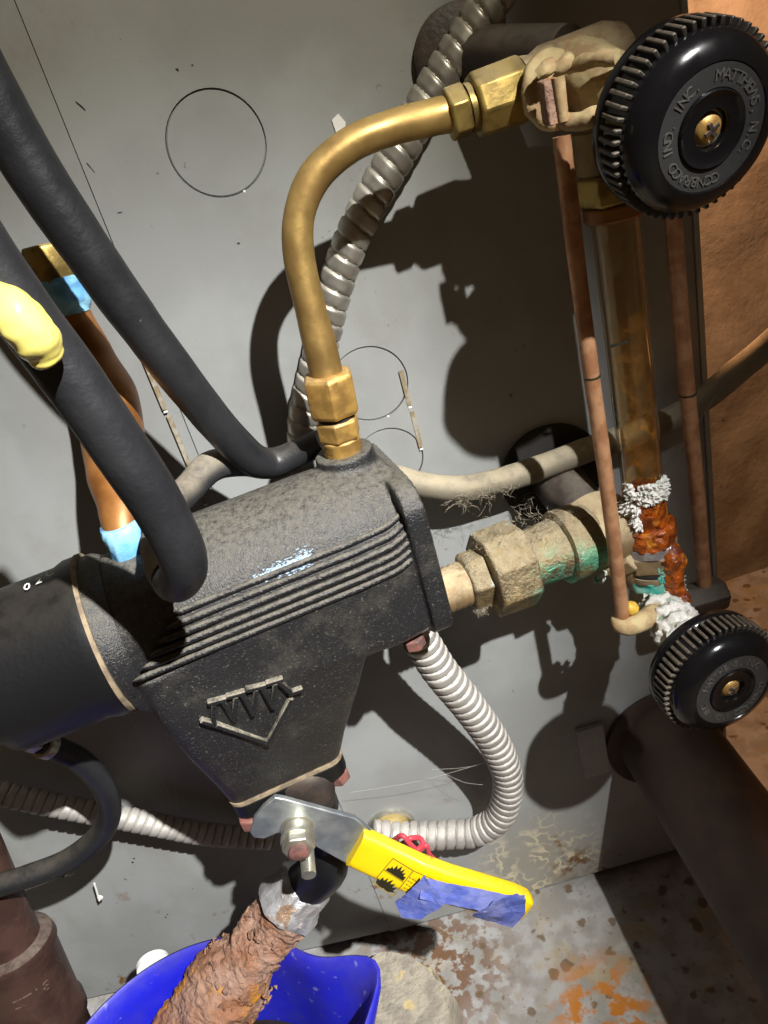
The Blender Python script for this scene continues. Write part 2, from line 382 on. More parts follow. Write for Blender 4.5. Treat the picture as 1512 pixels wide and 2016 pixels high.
def even(P, step):
    L = [0.]
    for i in range(1, len(P)): L.append(L[-1] + (P[i]-P[i-1]).length)
    n = max(2, int(L[-1]/step)); out = []; j = 0
    for k in range(n+1):
        d = L[-1]*k/n
        while j < len(P)-2 and L[j+1] < d: j += 1
        t = (d - L[j])/max(1e-9, L[j+1]-L[j]); out.append(P[j].lerp(P[j+1], t))
    return out
def tag(o, label=None, cat=None, group=None, kind=None):
    if label: o['label'] = label
    if cat: o['category'] = cat
    if group: o['group'] = group
    if kind: o['kind'] = kind
    return o
def thing(name, loc, label, cat, group=None):
    o = bpy.data.objects.new(name, None); COL.objects.link(o); o.location = V(loc); o.empty_display_size = .02
    return tag(o, label, cat, group)
def text_mesh(ch, size, ext):
    cu = bpy.data.curves.new('t', 'FONT'); cu.body = ch; cu.size = size; cu.extrude = ext; cu.align_x = 'CENTER'; cu.resolution_u = 3
    o = bpy.data.objects.new('t', cu); COL.objects.link(o)
    dg = bpy.context.evaluated_depsgraph_get(); dg.update()
    me = bpy.data.meshes.new_from_object(o.evaluated_get(dg))
    vs = [V(v.co) for v in me.vertices]; fs = [tuple(p.vertices) for p in me.polygons]
    bpy.data.objects.remove(o); bpy.data.curves.remove(cu); bpy.data.meshes.remove(me)
    return vs, fs

# ================================================================== THE SETTING
# floor
mb = MB(); nx, ny = 70, 60
for j in range(ny+1):
    for i in range(nx+1):
        x = lerp(-1.2, 1.6, i/nx); y = lerp(-.6, 1.4, j/ny)
        mb.v.append(V((x, y, .0012*nz((x, y, 0), 25.) - .002)))
for j in range(ny):
    for i in range(nx): a = j*(nx+1)+i; mb.f.append((a, a+1, a+nx+2, a+nx+1))
tag(mb.build('floor', 'floor'), kind='structure')
# the rough wall behind the boiler's corner
mb = MB(); n = 90
for j in range(n+1):
    for i in range(n+1):
        x = lerp(.02, 1.3, i/n); z = lerp(-.02, 1.3, j/n)
        mb.v.append(V((x, .60 + .010*nz((x, 0, z), 9.) + .004*nz((x, 0, z), 40., 2), z)))
for j in range(n):
    for i in range(n): a = j*(n+1)+i; mb.f.append((a, a+1, a+n+2, a+n+1))
tag(mb.build('wall_back', 'masonry'), kind='structure')

# boiler jacket: a sheet with punched knockouts and slots
JX0, JX1, JZ0, JZ1 = pY(90, 150, YW).x, pY(1383, 800, YW).x, .006, 1.02
jk = thing('boiler_jacket', (0, YW, 0), 'grey painted sheet-metal boiler jacket behind the cut-off, with round knockouts', 'boiler jacket')
def circ(c, r, n=48): return [V((c.x + r*cos(2*pi*k/n), YW, c.z + r*sin(2*pi*k/n))) for k in range(n)]
KO = [((426, 284), 97), ((728, 757), 76), ((768, 905), 66)]
kos = []
for (p, r) in KO:
    c = pY(*p, YW); e = pY(p[0]+r, p[1]-r*.29, YW); kos.append((c, (e-c).length*.97))
SL = [((277, 692), (325, 806)), ((331, 817), (404, 990)), ((790, 730), (806, 798)), ((811, 810), (829, 880))]
slots = []
for a, b in SL:
    A = pY(*a, YW); C = pY(*b, YW); x = (A.x + C.x)/2; slots.append((x, C.z, A.z))
holes = [circ(c, r) for c, r in kos]
# two overlapping discs: the lower one is a partial press line, keep it apart from the upper
bm = bmesh.new()
def loop(pts):
    vs = [bm.verts.new(p - V((0, YW, 0))) for p in pts]; return [bm.edges.new((vs[i], vs[(i+1) % len(vs)])) for i in range(len(vs))]
ed = loop([V((JX0, YW, JZ0)), V((JX1, YW, JZ0)), V((JX1, YW, JZ1)), V((JX0, YW, JZ1))])
for h in holes: ed += loop(h)
bmesh.ops.triangle_fill(bm, use_beauty=True, use_dissolve=False, edges=ed)
r = bmesh.ops.extrude_face_region(bm, geom=list(bm.faces))
for v in [g for g in r['geom'] if isinstance(g, bmesh.types.BMVert)]: v.co.y += .0014
bmesh.ops.recalc_face_normals(bm, faces=bm.faces)
me = bpy.data.meshes.new('panel'); bm.to_mesh(me); bm.free(); me.materials.append(MATS['jacket'])
o = bpy.data.objects.new('panel', me); COL.objects.link(o); o.parent = jk
for c, r in kos:
    d = MB().lathe(V((c.x, YW + .0007, c.z)), (0, 1, 0), [(0, r - .0008), (.0006, r - .0002), (.0012, r - .0002)], 56)
    d.build('knockout', 'jacket', jk)
for x, z0, z1 in slots:
    MB().box((x, YW - .0001, (z0+z1)/2), ((1, 0, 0), (0, 1, 0), (0, 0, 1)), (.0010, .0003, (z1-z0)/2)).build('slot', 'raw_edge', jk)
    MB().box((x, YW - .0002, z0 - .0010), ((1, 0, 0), (0, 1, 0), (0, 0, 1)), (.0008, .0002, .0004)).build('slot_bridge', 'white_paint', jk)
for c, r in kos[:3]:
    MB().lathe(V((c.x + r*.25, YW - .0002, c.z - r*.975)), (0, 1, 0), [(0, .0004), (.0004, .0006)], 10).build('knockout_tab', 'white_paint', jk)
# side of the jacket beyond the seam, a touch behind, and the folded right edge
mb = MB(); mb.prism([(JX0 - .0003, YW + .0009, JZ0), (JX0 - .45, YW + .03, JZ0), (JX0 - .45, YW + .03, JZ1), (JX0 - .0003, YW + .0009, JZ1)], (0, .0014, 0))
mb.build('side_panel', 'jacket', jk)
MB().box((JX1 + .0016, YW + .0335, (JZ0+JZ1)/2), ((1, 0, 0), (0, 1, 0), (0, 0, 1)), (.0012, .0345, (JZ1-JZ0)/2)).build('folded_edge', 'jacket_edge', jk)
MB().prism([(JX0 - .45, YW + .036, -.001), (JX1 - .001, YW + .006, -.001), (JX1 - .001, YW + .020, -.001), (JX0 - .45, YW + .050, -.001)], (0, 0, JZ1)).build('light_stop_backing', 'dark_gap', jk)  # dark sheet added behind the panel to stop bulb light leaking through
def screw(c, r, nm='screw'):
    s = MB().lathe(c, (0, -1, 0), [(0, r), (.0008, r), (.0018, r*.75), (.0022, r*.3)], 20).build(nm, 'zinc_nut', jk)
    MB().box(V(c) + V((0, -.0021, 0)), ((.8, 0, .6), (0, 1, 0), (-.6, 0, .8)), (r*.75, .0003, r*.12)).build('screw_slot', 'dark_gap', s)
screw(pY(131, 1713, YW), .0048)
# a fleck of peeled paint and a white scratch
c = pY(667, 250, YW)
MB().prism([c + V((dx*.001, -.0006, dz*.001)) for dx, dz in ((-2, 3), (1, 4.5), (3, 1), (1.5, -4), (-1.5, -3))], (0, .0005, 0)).build('paint_fleck', 'white_paint', jk)
a, b = pY(186, 1738, YW), pY(196, 1772, YW)
MB().tube([a + V((0, -.0004, 0)), b + V((0, -.0004, 0))], .0006, 6).build('white_scratch', 'white_paint', jk)
MB().lathe(pY(197, 1767, YW), (0, -1, 0), [(0, .0019), (.0007, .0014)], 12).build('paint_drip', 'white_paint', jk)
random.seed(21)
for x, y, L_, w_, a_ in ((158, 208, 5, .5, 1.0), (177, 328, 4.5, .35, 1.2), (349, 137, 1.2, .6, .9), (379, 128, .9, .4, .2), (470, 479, 1.3, .5, .2), (236, 418, 2., .3, .1), (345, 780, 1.0, .5, 1.), (880, 1310, 1.2, .4, .4), (1010, 1360, 3., .25, 1.3), (560, 1840, 1.4, .5, .3), (264, 1690, 1.5, .9, .2), (330, 1800, 1.0, .6, .3)):
    d = V((cos(a_), 0, -sin(a_))); n_ = V((sin(a_), 0, cos(a_))); c = pY(x, y, YW) + V((0, -.0002, 0)); e = []
    for k in range(10):
        t = 2*pi*k/10; e.append(c + d*cos(t)*L_*.0006*random.uniform(.6, 1) + n_*sin(t)*w_*.0007*random.uniform(.5, 1.2))
    MB().prism(e, (0, .0003, 0)).build('scuff_mark', 'iron_dark', jk, shade=False)
# round collars where the pipes leave the boiler
PIPE_UP = pY(905, 112, YW); PIPE_LO = pY(1085, 930, YW)

# ================================================================== LOW-WATER CUT-OFF
lw = thing('low_water_cutoff', B(-24, -32, -96), 'black cast-iron low-water cut-off body with ribbed belt and raised emblem', 'cut-off')
mb = MB()
def sect(u, r, vc, wc, front, bot, vback=-62):
    pts = []
    for k in range(17):
        a = pi*k/16; pts.append(B(u, vc + r*cos(a), wc + r*sin(a)))           # front -> top -> back
    pts += [B(u, vback, wc - 8), B(u, vback, bot + 8), B(u, vback + 8, bot), B(u, (vback+front)/2, bot), B(u, front - 7, bot), B(u, front - 1, bot + 6), B(u, front, wc - 10)]
    return pts
secs = [(-64, 26, -33, 0, -7, -26), (-59, 27.5, -33, 0, -5, -28), (-48, 30, -33, 0, -2.5, -33), (-20, 31.5, -32.5, 0, -1, -38), (20, 31.5, -32.5, 0, -1, -40), (40, 31, -32.5, 0, -1.5, -42), (50, 29.5, -33, 0, -3.5, -42.5), (57, 28, -33, 0, -5, -42.5)]
mb.ring_mesh([sect(*s) for s in secs])
# hopper
def rrect(u0, u1, v0, v1, w, c=6):
    out = []
    for cu, cv, a0 in ((u1-c, v1-c, 0), (u0+c, v1-c, 90), (u0+c, v0+c, 180), (u1-c, v0+c, 270)):
        for k in range(5): a = radians(a0 + 22.5*k); out.append(B(cu + c*cos(a), cv + c*sin(a), w))
    return out
mb.ring_mesh([rrect(-59, 33, -58, -1.5, -8), rrect(-58, 28, -58, -2, -30), rrect(-55.5, 18, -55, -5, -52), rrect(-52, 6, -52, -12, -78), rrect(-51, 1, -50, -17, -93)])
# right-hand end plate
def plate(u0, u1, v0, v1, w0, w1, c=12):
    rr = []
    for u in (u0, u1):
        out = []
        for cv, cw, a0 in ((v1-c, w1-c, 0), (v0+c, w1-c, 90), (v0+c, w0+c, 180), (v1-c, w0+c, 270)):
            for k in range(6): a = radians(a0 + 18*k); out.append(B(u, cv + c*cos(a), cw + c*sin(a)))
        rr.append(out)
    return rr
mb.ring_mesh(plate(52.5, 61.0, -65, -1.2, -44, 25.5, 12))
# bosses
mb.lathe(B(44, -37, 15), (0, 0, 1), [(0, .0145), (.010, .0130), (.016, .0118), (.0195, .0118)], 36)
mb.lathe(B(-44, -33, 12), (0, 0, 1), [(0, .0125), (.010, .0102), (.0165, .0094)], 32)
body = mb.build('body', 'cast_iron', lw, smooth=180)
m = body.modifiers.new('remesh', 'REMESH'); m.mode = 'VOXEL'; m.voxel_size = .0009; m.use_smooth_shade = True
m = body.modifiers.new('smooth', 'SMOOTH'); m.iterations = 7; m.factor = .5
tag(body, 'black textured casting dulled by settled dust')
# ribs
def bsurf(u, w):                      # front surface v at height w on the belt
    r = 31.5 if u < 30 else lerp(31.5, 30.0, min(1, (u-30)/22))
    ww = max(-r, min(r, w)); x = sqrt(max(0, r*r - ww*ww)) if w > 0 else r
    if w <= 0: x = r - .03*abs(w)
    v = -32.5 + x
    if u > 42: v -= .06*(u-42)**1.6 if False else .020*(u-42)**2
    return v
for k in range(6):
    w0 = 13.2 - k*3.55
    uL = -36 - k*4.4; pts = []
    n = 34
    for i in range(n+1):
        u = lerp(uL, 56.5, i/n); w = w0
        pts.append(B(u, bsurf(u, w) + .1, w + (0 if u < 44 else .06*(u-44)**1.5)))
    rad = [.00125]*(n+1); rad[0] = .0005; rad[-1] = .0009
    MB().tube(pts, rad, 12).build('rib', 'rib_iron', lw, smooth=80)
# chalky blue scuff over the ribs
mb = MB(); random.seed(3)
for k in range(700):
    t = random.random()**.6; a = V((500, 1147)).lerp(V((612, 1103)), t); spread = 4 + 14*t
    p = pV(a.x + random.gauss(0, 5), a.y + random.gauss(0, spread*.45), -2)
    # drop onto the round shoulder
    w = (p - BO).z*1000; u = (p - BO).dot(U)*1000; q = B(u, bsurf(u, max(w, 0)) + .25, w)
    mb.box(q, (U, VV, Wz), (random.uniform(.12, .6)*.001, .0001, random.uniform(.05, .16)*.001))
tag(mb.build('paint_scuff', 'pale_blue_paint', lw, shade=False), 'pale blue paint scuff', kind='stuff')
# emblem on the hopper face
EA, EBx, EC = pV(400, 1415, -9), pV(585, 1350, -8), pV(530, 1470, -12)
def em(x, y): return pV(380 + x/4.2, 1300 + y/4.2, hopv(x, y))
def hopv(x, y):
    p = pV(380 + x/4.2, 1300 + y/4.2, -5); w = (p - BO).z*1000
    for _ in range(3):
        v = -2 if w > -30 else (lerp(-2, -5, (-30-w)/22) if w > -52 else lerp(-5, -12, (-52-w)/26))
        p = pV(380 + x/4.2, 1300 + y/4.2, v - .8); w = (p - BO).z*1000
    return v - .8
segs = [((70, 470), (165, 500)), ((165, 500), (165, 315)), ((130, 325), (255, 292)), ((235, 300), (335, 455)), ((335, 455), (345, 275)), ((285, 272), (410, 238)), ((395, 245), (490, 410)), ((490, 410), (512, 215)), ((445, 215), (580, 182)), ((560, 190), (652, 355)), ((652, 355), (668, 165)), ((610, 165), (720, 132)), ((700, 145), (805, 245)), ((790, 245), (880, 215)),
        ((185, 505), (612, 655)), ((612, 655), (800, 290))]
mb = MB()
for a, b in segs:
    A, C = em(*a), em(*b); d = (C - A); L = d.length; d.normalize(); n = VV.copy(); n = (n - d*n.dot(d)).normalized(); s = d.cross(n)
    mb.box((A+C)/2 + n*.0010, (d, n, s), (L/2 + .0008, .0022, .00105))
tag(mb.build('emblem', 'emblem_iron', lw, bevel=.0005), 'raised crown-like zigzag emblem over a V')
# flange, gasket and bolts under the hopper
mb = MB(); mb.ring_mesh([rrect(-51.6, 1.6, -50.6, -16.4, -94.6, 7), rrect(-51.6, 1.6, -50.6, -16.4, -93, 7)]); mb.build('bottom_gasket', 'gasket', lw)
mb = MB(); mb.ring_mesh([rrect(-51, 1.2, -50, -17, -104, 7), rrect(-51.2, 1.4, -50.3, -16.8, -94.6, 7)]); mb.build('bottom_flange', 'black_enamel', lw, bevel=.0012)
for u, v in ((-46, -21), (-4, -24), (-4, -45)):
    MB().hex(B(u, v, -104), (0, 0, -1), .0065, .0055, .3).build('flange_bolt', 'pink_paint', lw, bevel=.0006)
MB().hex(B(45, -14, -44.5), (0, 0, -1), .0055, .0050, .2).build('end_plate_bolt', 'pink_paint', lw, bevel=.0006)
# left-hand cover with gasket and the switch housing
MB().lathe(B(-65.5, -33, 0), U, [(0, .0322), (.0016, .0322)], 64).build('cover_gasket', 'gasket', lw)
MB().lathe(B(-64.2, -33, 0), U, [(0, .0306), (.004, .0306), (.008, .0285)], 64).build('cover_ring', 'cast_iron', lw, smooth=60)
MB().lathe(B(-112, -33, 0), U, [(0, .020), (.001, .025), (.004, .0288), (.009, .0302), (.038, .0304), (.042, .0318), (.0464, .0318)], 72).build('switch_housing', 'black_enamel', lw, smooth=40)
# white print on the housing
mb = MB()
for ch, px, py, br in (('0', 56, 1165, 1), ('2', 79, 1152, 1), ('C', 101, 1138, 1)):
    vs, fs = text_mesh(ch, .0052, .00008)
    best = min((abs(proj(B((pV(px, py, -33 + 31*cos(a)) - BO).dot(U)*1000, -33 + 31*cos(a), 31*sin(a)))[1] - py), a) for a in [radians(k) for k in range(5, 90)])
    th = best[1]; n = VV*cos(th) + Wz*sin(th); up_ = Wz*cos(th) - VV*sin(th)
    u = (pV(px, py, -33 + 31*cos(th)) - BO).dot(U)*1000
    c = B(u, -33, 0) + n*.0321
    mb.add([c + U*q.x + up_*q.y + n*q.z for q in vs], fs)
tag(mb.build('printed_marking', 'white_paint', lw, shade=False), 'white printed characters')

# ================================================================== BRASS EQUALISING TUBE
bt = thing('brass_tube', B(44, -37, 34), 'bent brass tube arching from the cut-off up to the upper gauge valve', 'tube')
base = B(44, -37, 34.5)
p1 = pY(655, 800, .280)
tp = [pY(672, 850, .279), pY(655, 790, .280), pY(632, 690, .281), pY(607, 590, .282), pY(588, 500, .283), pY(590, 420, .284), pY(622, 345, .285), pY(690, 285, .286), pY(770, 252, .287), pY(835, 235, .287), pY(893, 222, .287)]
MB().tube(tp, [rpx(64, tp[0])]*3 + [rpx(62, tp[3]), rpx(63, tp[4]), rpx(62, tp[5]), rpx(66, tp[6]), rpx(66, tp[7]), rpx(66, tp[8]), rpx(68, tp[9]), rpx(70, tp[10])], 28, spline=10).build('tube', 'brass_tube', bt)
ax = (pY(655, 790, .280) - base).normalized()
MB().lathe(base - ax*.003, ax, [(i*.0011, .0072 + (.0006 if i % 2 else 0)) for i in range(9)], 32).build('thread', 'brass_bright', bt, smooth=80)
MB().hex(base + ax*.0055, ax, .0085, .0088, .35).build('adapter_hex', 'brass_bright', bt, bevel=.0005)
MB().lathe(base + ax*.0138, ax, [(0, .0070), (.0022, .0070)], 32).build('adapter_neck', 'dark_gap', bt)
MB().hex(base + ax*.0155, ax, .0165, .0104, .5).build('compression_nut', 'brass_bright', bt, bevel=.0006)
tn = pY(880, 228, .287); te = pY(1040, 172, .288); axu = (te - tn).normalized()
MB().hex(tn, axu, .0072, .0088, .2).build('compression_nut', 'brass', bt, bevel=.0005)
MB().lathe(tn + axu*.0073, axu, [(0, .0078), (.003, .0078)], 32).build('adapter_neck', 'brass', bt)

# ================================================================== GAUGE: upper valve
GX, GY = .1127, .290                           # glass axis
KN = V((.25, -.94, -.20)).normalized()         # valve stems point out of the boiler
uv = thing('upper_gauge_valve', (GX, GY, CZ - .03), 'brass upper gauge valve with large black ribbed handwheel, top right', 'valve')
P = tn + axu*.0095
mb = MB(); mb.lathe(P, axu, [(0, .0098), (.001, .0106), (.0165, .0110), (.018, .0102)], 8, .2); mb.build('hexagon_sleeve', 'brass', uv, bevel=.0006)
Pv = P + axu*.0178
mb = MB(); mb.lathe(Pv, axu, [(0, .0100), (.004, .0094), (.008, .0110), (.030, .0118), (.036, .0100)], 36); mb.displace(.0005, 150, 3); mb.build('valve_body', 'dirty_brass', uv)
# nipple back to the boiler
nb = V((PIPE_UP.x, YW - .001, PIPE_UP.z))
ce = Pv + axu*.018
mb = MB(); mb.tube([nb, ce + V((0, .004, .004))], .0105, 28); mb.build('boiler_nipple', 'iron_dark', uv)
MB().lathe(nb + V((0, -.004, 0)), (0, 1, 0), [(0, .016), (.001, .018), (.004, .018)], 40).build('escutcheon', 'iron_dark', uv)
# bonnet: caked packing yoke round the stem
kb = pY(1319, 228, .240)                       # back of the handwheel
mb = MB(); mb.tube([ce, ce.lerp(kb, .5), kb], [.0118, .0104, .0088], 28, spline=8); mb.displace(.0005, 160, 5); mb.build('bonnet', 'packing', uv)
for a, b, c_, rr in (((1085, 225), (1130, 240), (1175, 225), 34), ((1120, 135), (1165, 118), (1215, 112), 30)):
    q = [pY(*a, .268), pY(*b, .258), pY(*c_, .252)]
    MB().tube(q, [rpx(rr, q[0])*.75, rpx(rr, q[1]), rpx(rr, q[2])], 18, spline=6).displace(.0006, 180, 8).build('rod_ear', 'packing', uv, smooth=80)
ring_c = ce.lerp(kb, .12)
mb = MB(); mb.lathe(pY(1078, 180, .279), (pY(1110, 172, .272) - pY(1078, 180, .279)), [(0, .0105), (.0012, .0122), (.0032, .0122), (.0045, .0105)], 36); mb.displace(.0006, 200, 3); mb.build('caked_collar', 'packing', uv, smooth=70)
q = pY(1104, 196, .2585)
MB().box(pY(1085, 200, .2605), (axu, KN, V((0, 0, 1))), (.0026, .0022, .0062))  .build('rust_slot', 'rust', uv, bevel=.0005)
MB().tube([q + V((0, 0, .0062)), q - V((0, 0, .0062))], [.0021, .0017], 12).build('packing_post', 'packing', uv)
mb = MB()
for k, (a, b) in enumerate((((1060, 150), (1085, 122)), ((1092, 140), (1120, 112)))):
    A, C = pY(*a, .266), pY(*b, .270); mb.tube([A, A.lerp(C, .5) + V((0, -.003, 0)), C], [.0018, .0024, .0016], 12, spline=5)
mb.displace(.0005, 240, 3); mb.build('caked_deposit', 'packing', uv)
# stem seat for the glass below the body
top = V((GX, GY, pY(1200, 330, GY).z))
mb = MB(); mb.lathe(top + V((0, 0, .030)), (0, 0, -1), [(0, .010), (.010, .011), (.016, .0105), (.0165, .0120), (.030, .0120), (.031, .0105)], 32); mb.build('gland_body', 'dirty_brass', uv)
MB().hex(top + V((0, 0, -.001)), (0, 0, -1), .011, .0132, .2).build('gland_nut', 'brass', uv, bevel=.0005)
MB().lathe(top + V((0, 0, -.012)), (0, 0, -1), [(i*.0009, .0110 + (.0006 if i % 2 else 0)) for i in range(7)], 32).build('gland_thread', 'copper_tube', uv, smooth=80)

def handwheel(parent, back, n, R, spin, arc):
    """bakelite wheel: back = centre of the rear rim, n = axis towards the viewer"""
    n = V(n).normalized(); x = (Wz - n*n.z).normalized(); y = n.cross(x)
    hw = .013
    mb = MB()
    mb.lathe(back, n, [(-.0010, R*.40), (-.0012, R*.88), (0, R*.985), (.0022, R), (.0040, R*.985), (.0046, R*.955), (hw-.0012, R*.925), (hw, R*.935), (hw+.002, R*.915), (hw+.0050, R*.83), (hw+.0064, R*.72), (hw+.0068, R*.655), (hw+.0064, R*.645), (hw+.0064, R*.40), (hw+.0070, R*.395), (hw+.0074, R*.385), (hw+.0070, R*.36), (hw+.0066, R*.33), (hw+.0068, R*.215), (hw+.0062, R*.20), (hw+.0030, R*.195), (hw+.0030, .0005)], 96, xdir=x)
    w = mb.build('handwheel', 'bakelite', parent, smooth=42, bevel=0)
    ng = 54
    proto = None
    for k in range(ng):
        a = 2*pi*k/ng; d = x*cos(a) + y*sin(a); t = n.cross(d)
        c = back + d*(R*.957) + n*(.0046 + (hw-.0046)/2)
        if proto is None:
            mbr = MB(); mbr.box(c, ((1, 0, 0), (0, 1, 0), (0, 0, 1)), (.0015, R*.027, (hw-.0046)/2))
            proto = mbr.build('grip_ridge', 'grip', w, bevel=.0004, loc=c)
            o = proto
        else:
            o = bpy.data.objects.new('grip_ridge', proto.data); COL.objects.link(o); o.parent = w
            b_ = o.modifiers.new('bevel', 'BEVEL'); b_.width = .0004; b_.segments = 2
        o.matrix_local = Matrix.Translation(c - wloc(w)) @ Matrix((d, t, n)).transposed().to_4x4()
    # lettering ring
    ring = MB().lathe(back + n*(hw+.0064), n, [(0, R*.64), (.00012, R*.64), (.00012, R*.41), (0, R*.41)], 72, xdir=x, cap=False).build('letter_band', 'bakelite_dull', w)
    txt = 'CONBRACO IND. INC.  MATTHEWS, N.C.  '
    mb = MB(); rr = R*.475
    for i, ch in enumerate(txt):
        if ch == ' ': continue
        vs, fs = text_mesh(ch, R*.155, .00025)
        a = spin - 2*pi*i/len(txt)*arc
        d = x*cos(a) + y*sin(a); t = -n.cross(d)          # reading clockwise seen from the front
        c = back + n*(hw+.0066) + d*rr
        mb.add([c + t*q.x + d*q.y + n*q.z for q in vs], fs)
    mb.build('lettering', 'letter', w, smooth=30)
    # packing nut behind the wheel
    MB().hex(back - n*.0085, n, .0075, R*.36, .3).build('packing_nut', 'dirty_brass', parent, bevel=.0005)
    # screw
    sc_ = MB(); sc_.lathe(back + n*(hw+.0032), n, [(0, R*.165), (.0016, R*.165), (.0028, R*.13), (.0034, R*.06), (.0035, .0003)], 32)
    s = sc_.build('screw', 'brass_bright', w, smooth=50)
    MB().lathe(back + n*(hw+.0032), n, [(0, R*.192), (.0012, R*.192), (.0012, R*.170), (0, R*.170)], 40, cap=False).build('washer', 'zinc_nut', w)
    q = back + n*(hw+.0064)
    mb = MB()
    for a in (.5, .5 + pi/2):
        mb.box(q, (x*cos(a) + y*sin(a), n, n.cross(x*cos(a) + y*sin(a))), (R*.085, .0008, R*.020))
    mb.build('cross_slot', 'iron_dark', s)
    return w
kr = .0256
handwheel(uv, kb, V((.13, -.97, -.22)), kr, radians(190), .97)

# ================================================================== GAUGE GLASS AND GUARD RODS
zt = top.z - .010; zb = pY(1268, 1095, GY - .0095).z
gg = thing('gauge_glass', (GX, GY, zb), 'upright glass gauge tube tinted amber for the warm light behind, rusty sediment near its foot', 'gauge glass')
GR = .0090
mb = MB(); n = 40
rin = [(0, GR), (zt - zb, GR)]
mb.lathe((GX, GY, zb), (0, 0, 1), [(0, GR - .0017), (0, GR), (zt-zb, GR), (zt-zb, GR - .0017), (0, GR - .0017)], 48, cap=False); mb.build('glass_tube', 'glass', gg, smooth=60)
mb = MB(); mb.lathe((GX, GY, zb + .001), (0, 0, 1), [(k*(zt-zb-.002)/30, GR - .0019) for k in range(31)], 40, cap=False); tag(mb.build('tinted_film', 'glass_film', gg), 'rust film inside the glass, warm backlight put into its amber')
def zf(y, dy=.0120): return pY(1268, y, GY - dy).z      # height of a ring whose front shows at image row y
z0_, z1 = zf(1075, .0095), zf(982, .0095)
mb = MB(); mb.lathe((GX, GY, z0_ - .004), (0, 0, 1), [(k*(z1-z0_+.004)/24, GR*1.012) for k in range(25)], 48); mb.displace(.00035, 420, 4, 3); tag(mb.build('rust_sediment', 'orange_rust', gg, smooth=80), 'wet orange rust scale')
random.seed(5)
def shell(name, parent, material, cx, cy, r, z0, z1, a0, a1, amp, seed, thr=-.05, sc=260., label=None):
    """irregular crust bonded to an upright round surface; a = angle, 0 towards the viewer, positive right"""
    na, nzz = 90, 60; mb = MB(); H = {}; idx = {}
    for j in range(nzz+1):
        for i in range(na+1):
            u, w = i/na, j/nzz; a = lerp(a0, a1, u); z = lerp(z0, z1, w)
            d = V((sin(a), -cos(a), 0)); p = V((cx, cy, z)) + d*r
            edge = min(u, 1-u, w, 1-w)*4
            m = min(.55, edge) - .28 + .75*nz(p, sc, seed) + .35*nz(p, sc*2.5, seed+1) - thr
            H[i, j] = (m, p, d)
    for (i, j), (m, p, d) in H.items():
        h = max(0., min(1., m*3))*amp*(.75 + .9*nz(p, sc*3.5, seed+2) + .5*nz(p, sc*8, seed+3)) if m > 0 else -.0002
        idx[i, j] = len(mb.v); mb.v.append(p + d*h + V((0, 0, .0004*nz(p, sc*4, seed+5))))
    for j in range(nzz):
        for i in range(na):
            q = [(i, j), (i+1, j), (i+1, j+1), (i, j+1)]
            if max(H[k][0] for k in q) > 0: mb.f.append(tuple(idx[k] for k in q))
    o = mb.build(name, material, parent, smooth=70)
    if label: tag(o, label)
    return o
def crumbs(name, parent, material, pts, r, n, seed, Y):
    mb = MB(); random.seed(seed)
    for k in range(n):
        a = random.choice(pts); p = pY(a[0] + random.gauss(0, a[2]), a[1] + random.gauss(0, a[3]), Y + random.uniform(-.0015, .003))
        mb.blob(p, r*random.choice((.35, .5, .6, .9, 1.2)), 2, .9, 1100., k, (1, .55, random.uniform(.6, 1)))
    return mb.build(name, material, parent, smooth=80)
shell('salt_crust', gg, 'white_crust', GX, GY, GR + .0001, zf(1003, .0095), zf(955, .0095), -1.25, 1.35, .0019, 4, -.12, 300., 'white salt crust round the glass')
shell('salt_crust', gg, 'white_crust', GX, GY, GR + .0001, zf(1050, .0095), zf(995, .0095), -1.7, -.55, .0030, 14, -.08, 300., 'white salt lump on the left of the glass')
tick = pY(1220, 677, GY - .0088)
MB().box(tick, ((1, 0, .0), (0, 1, 0), (0, 0, 1)), (.0035, .0002, .0006)).build('level_mark', 'label_ink', gg)

def rod(top_, bot, r, label):
    g = thing('guard_rod', bot, label, 'rod', 'guard rods beside the gauge glass')
    o = MB().tube([bot, bot.lerp(top_, .33) + V((.0004, 0, 0)), bot.lerp(top_, .66) - V((.0003, 0, 0)), top_], r, 20, spline=8); o.displace(.00015, 220, 2)
    o.build('rod', 'copper_rod', g)
    MB().tube([top_.lerp(bot, .42), top_.lerp(bot, .424)], r*1.06, 20).build('scribed_ring', 'label_ink', g)
    return g
RT, RB = pY(1105, 268, .272), pY(1226, 1214, .272)
rod(RT, RB, .0031, 'thin copper guard rod left of the gauge glass, ending in a hooked ear')
rod(pY(1322, 395, .300), pY(1388, 1175, .300), .0034, 'dark copper guard rod right of the gauge glass, in shade')

# ================================================================== GAUGE: lower valve
lv = thing('lower_gauge_valve', (GX, GY, zf(1235)), 'corroded lower gauge valve with small black handwheel, crusted green and white', 'valve')
gz = zf(1200)
def band(nm, y0, y1, r, material, disp=0., sc=200., seg=44, seed=3):
    a, b = zf(y0), zf(y1); n_ = 8
    mb = MB(); mb.lathe((GX, GY, a), (0, 0, -1), [(0, r*.93)] + [((a-b)*(.06 + .88*k/n_), r) for k in range(n_+1)] + [((a-b), r*.93)], seg)
    if disp: mb.displace(disp, sc, seed, 3)
    return mb.build(nm, material, lv, smooth=60)
band('rust_collar', 1060, 1098, .0122, 'orange_rust', .0014, 240, 64)
band('gland_ring', 1094, 1112, .0124, 'galvanised', .0006, 260, 64, 5)
MB().hex((GX, GY, zf(1108)), (0, 0, -1), zf(1108) - zf(1146), .0131, .4).build('gland_nut', 'dirty_brass', lv, bevel=.0006)
band('gland_groove', 1144, 1151, .0118, 'dark_gap')
band('gland_body', 1150, 1162, .0122, 'dirty_brass', .0003)
band('verdigris_band', 1158, 1180, .0121, 'verdigris', .0009, 230, 64, 6)
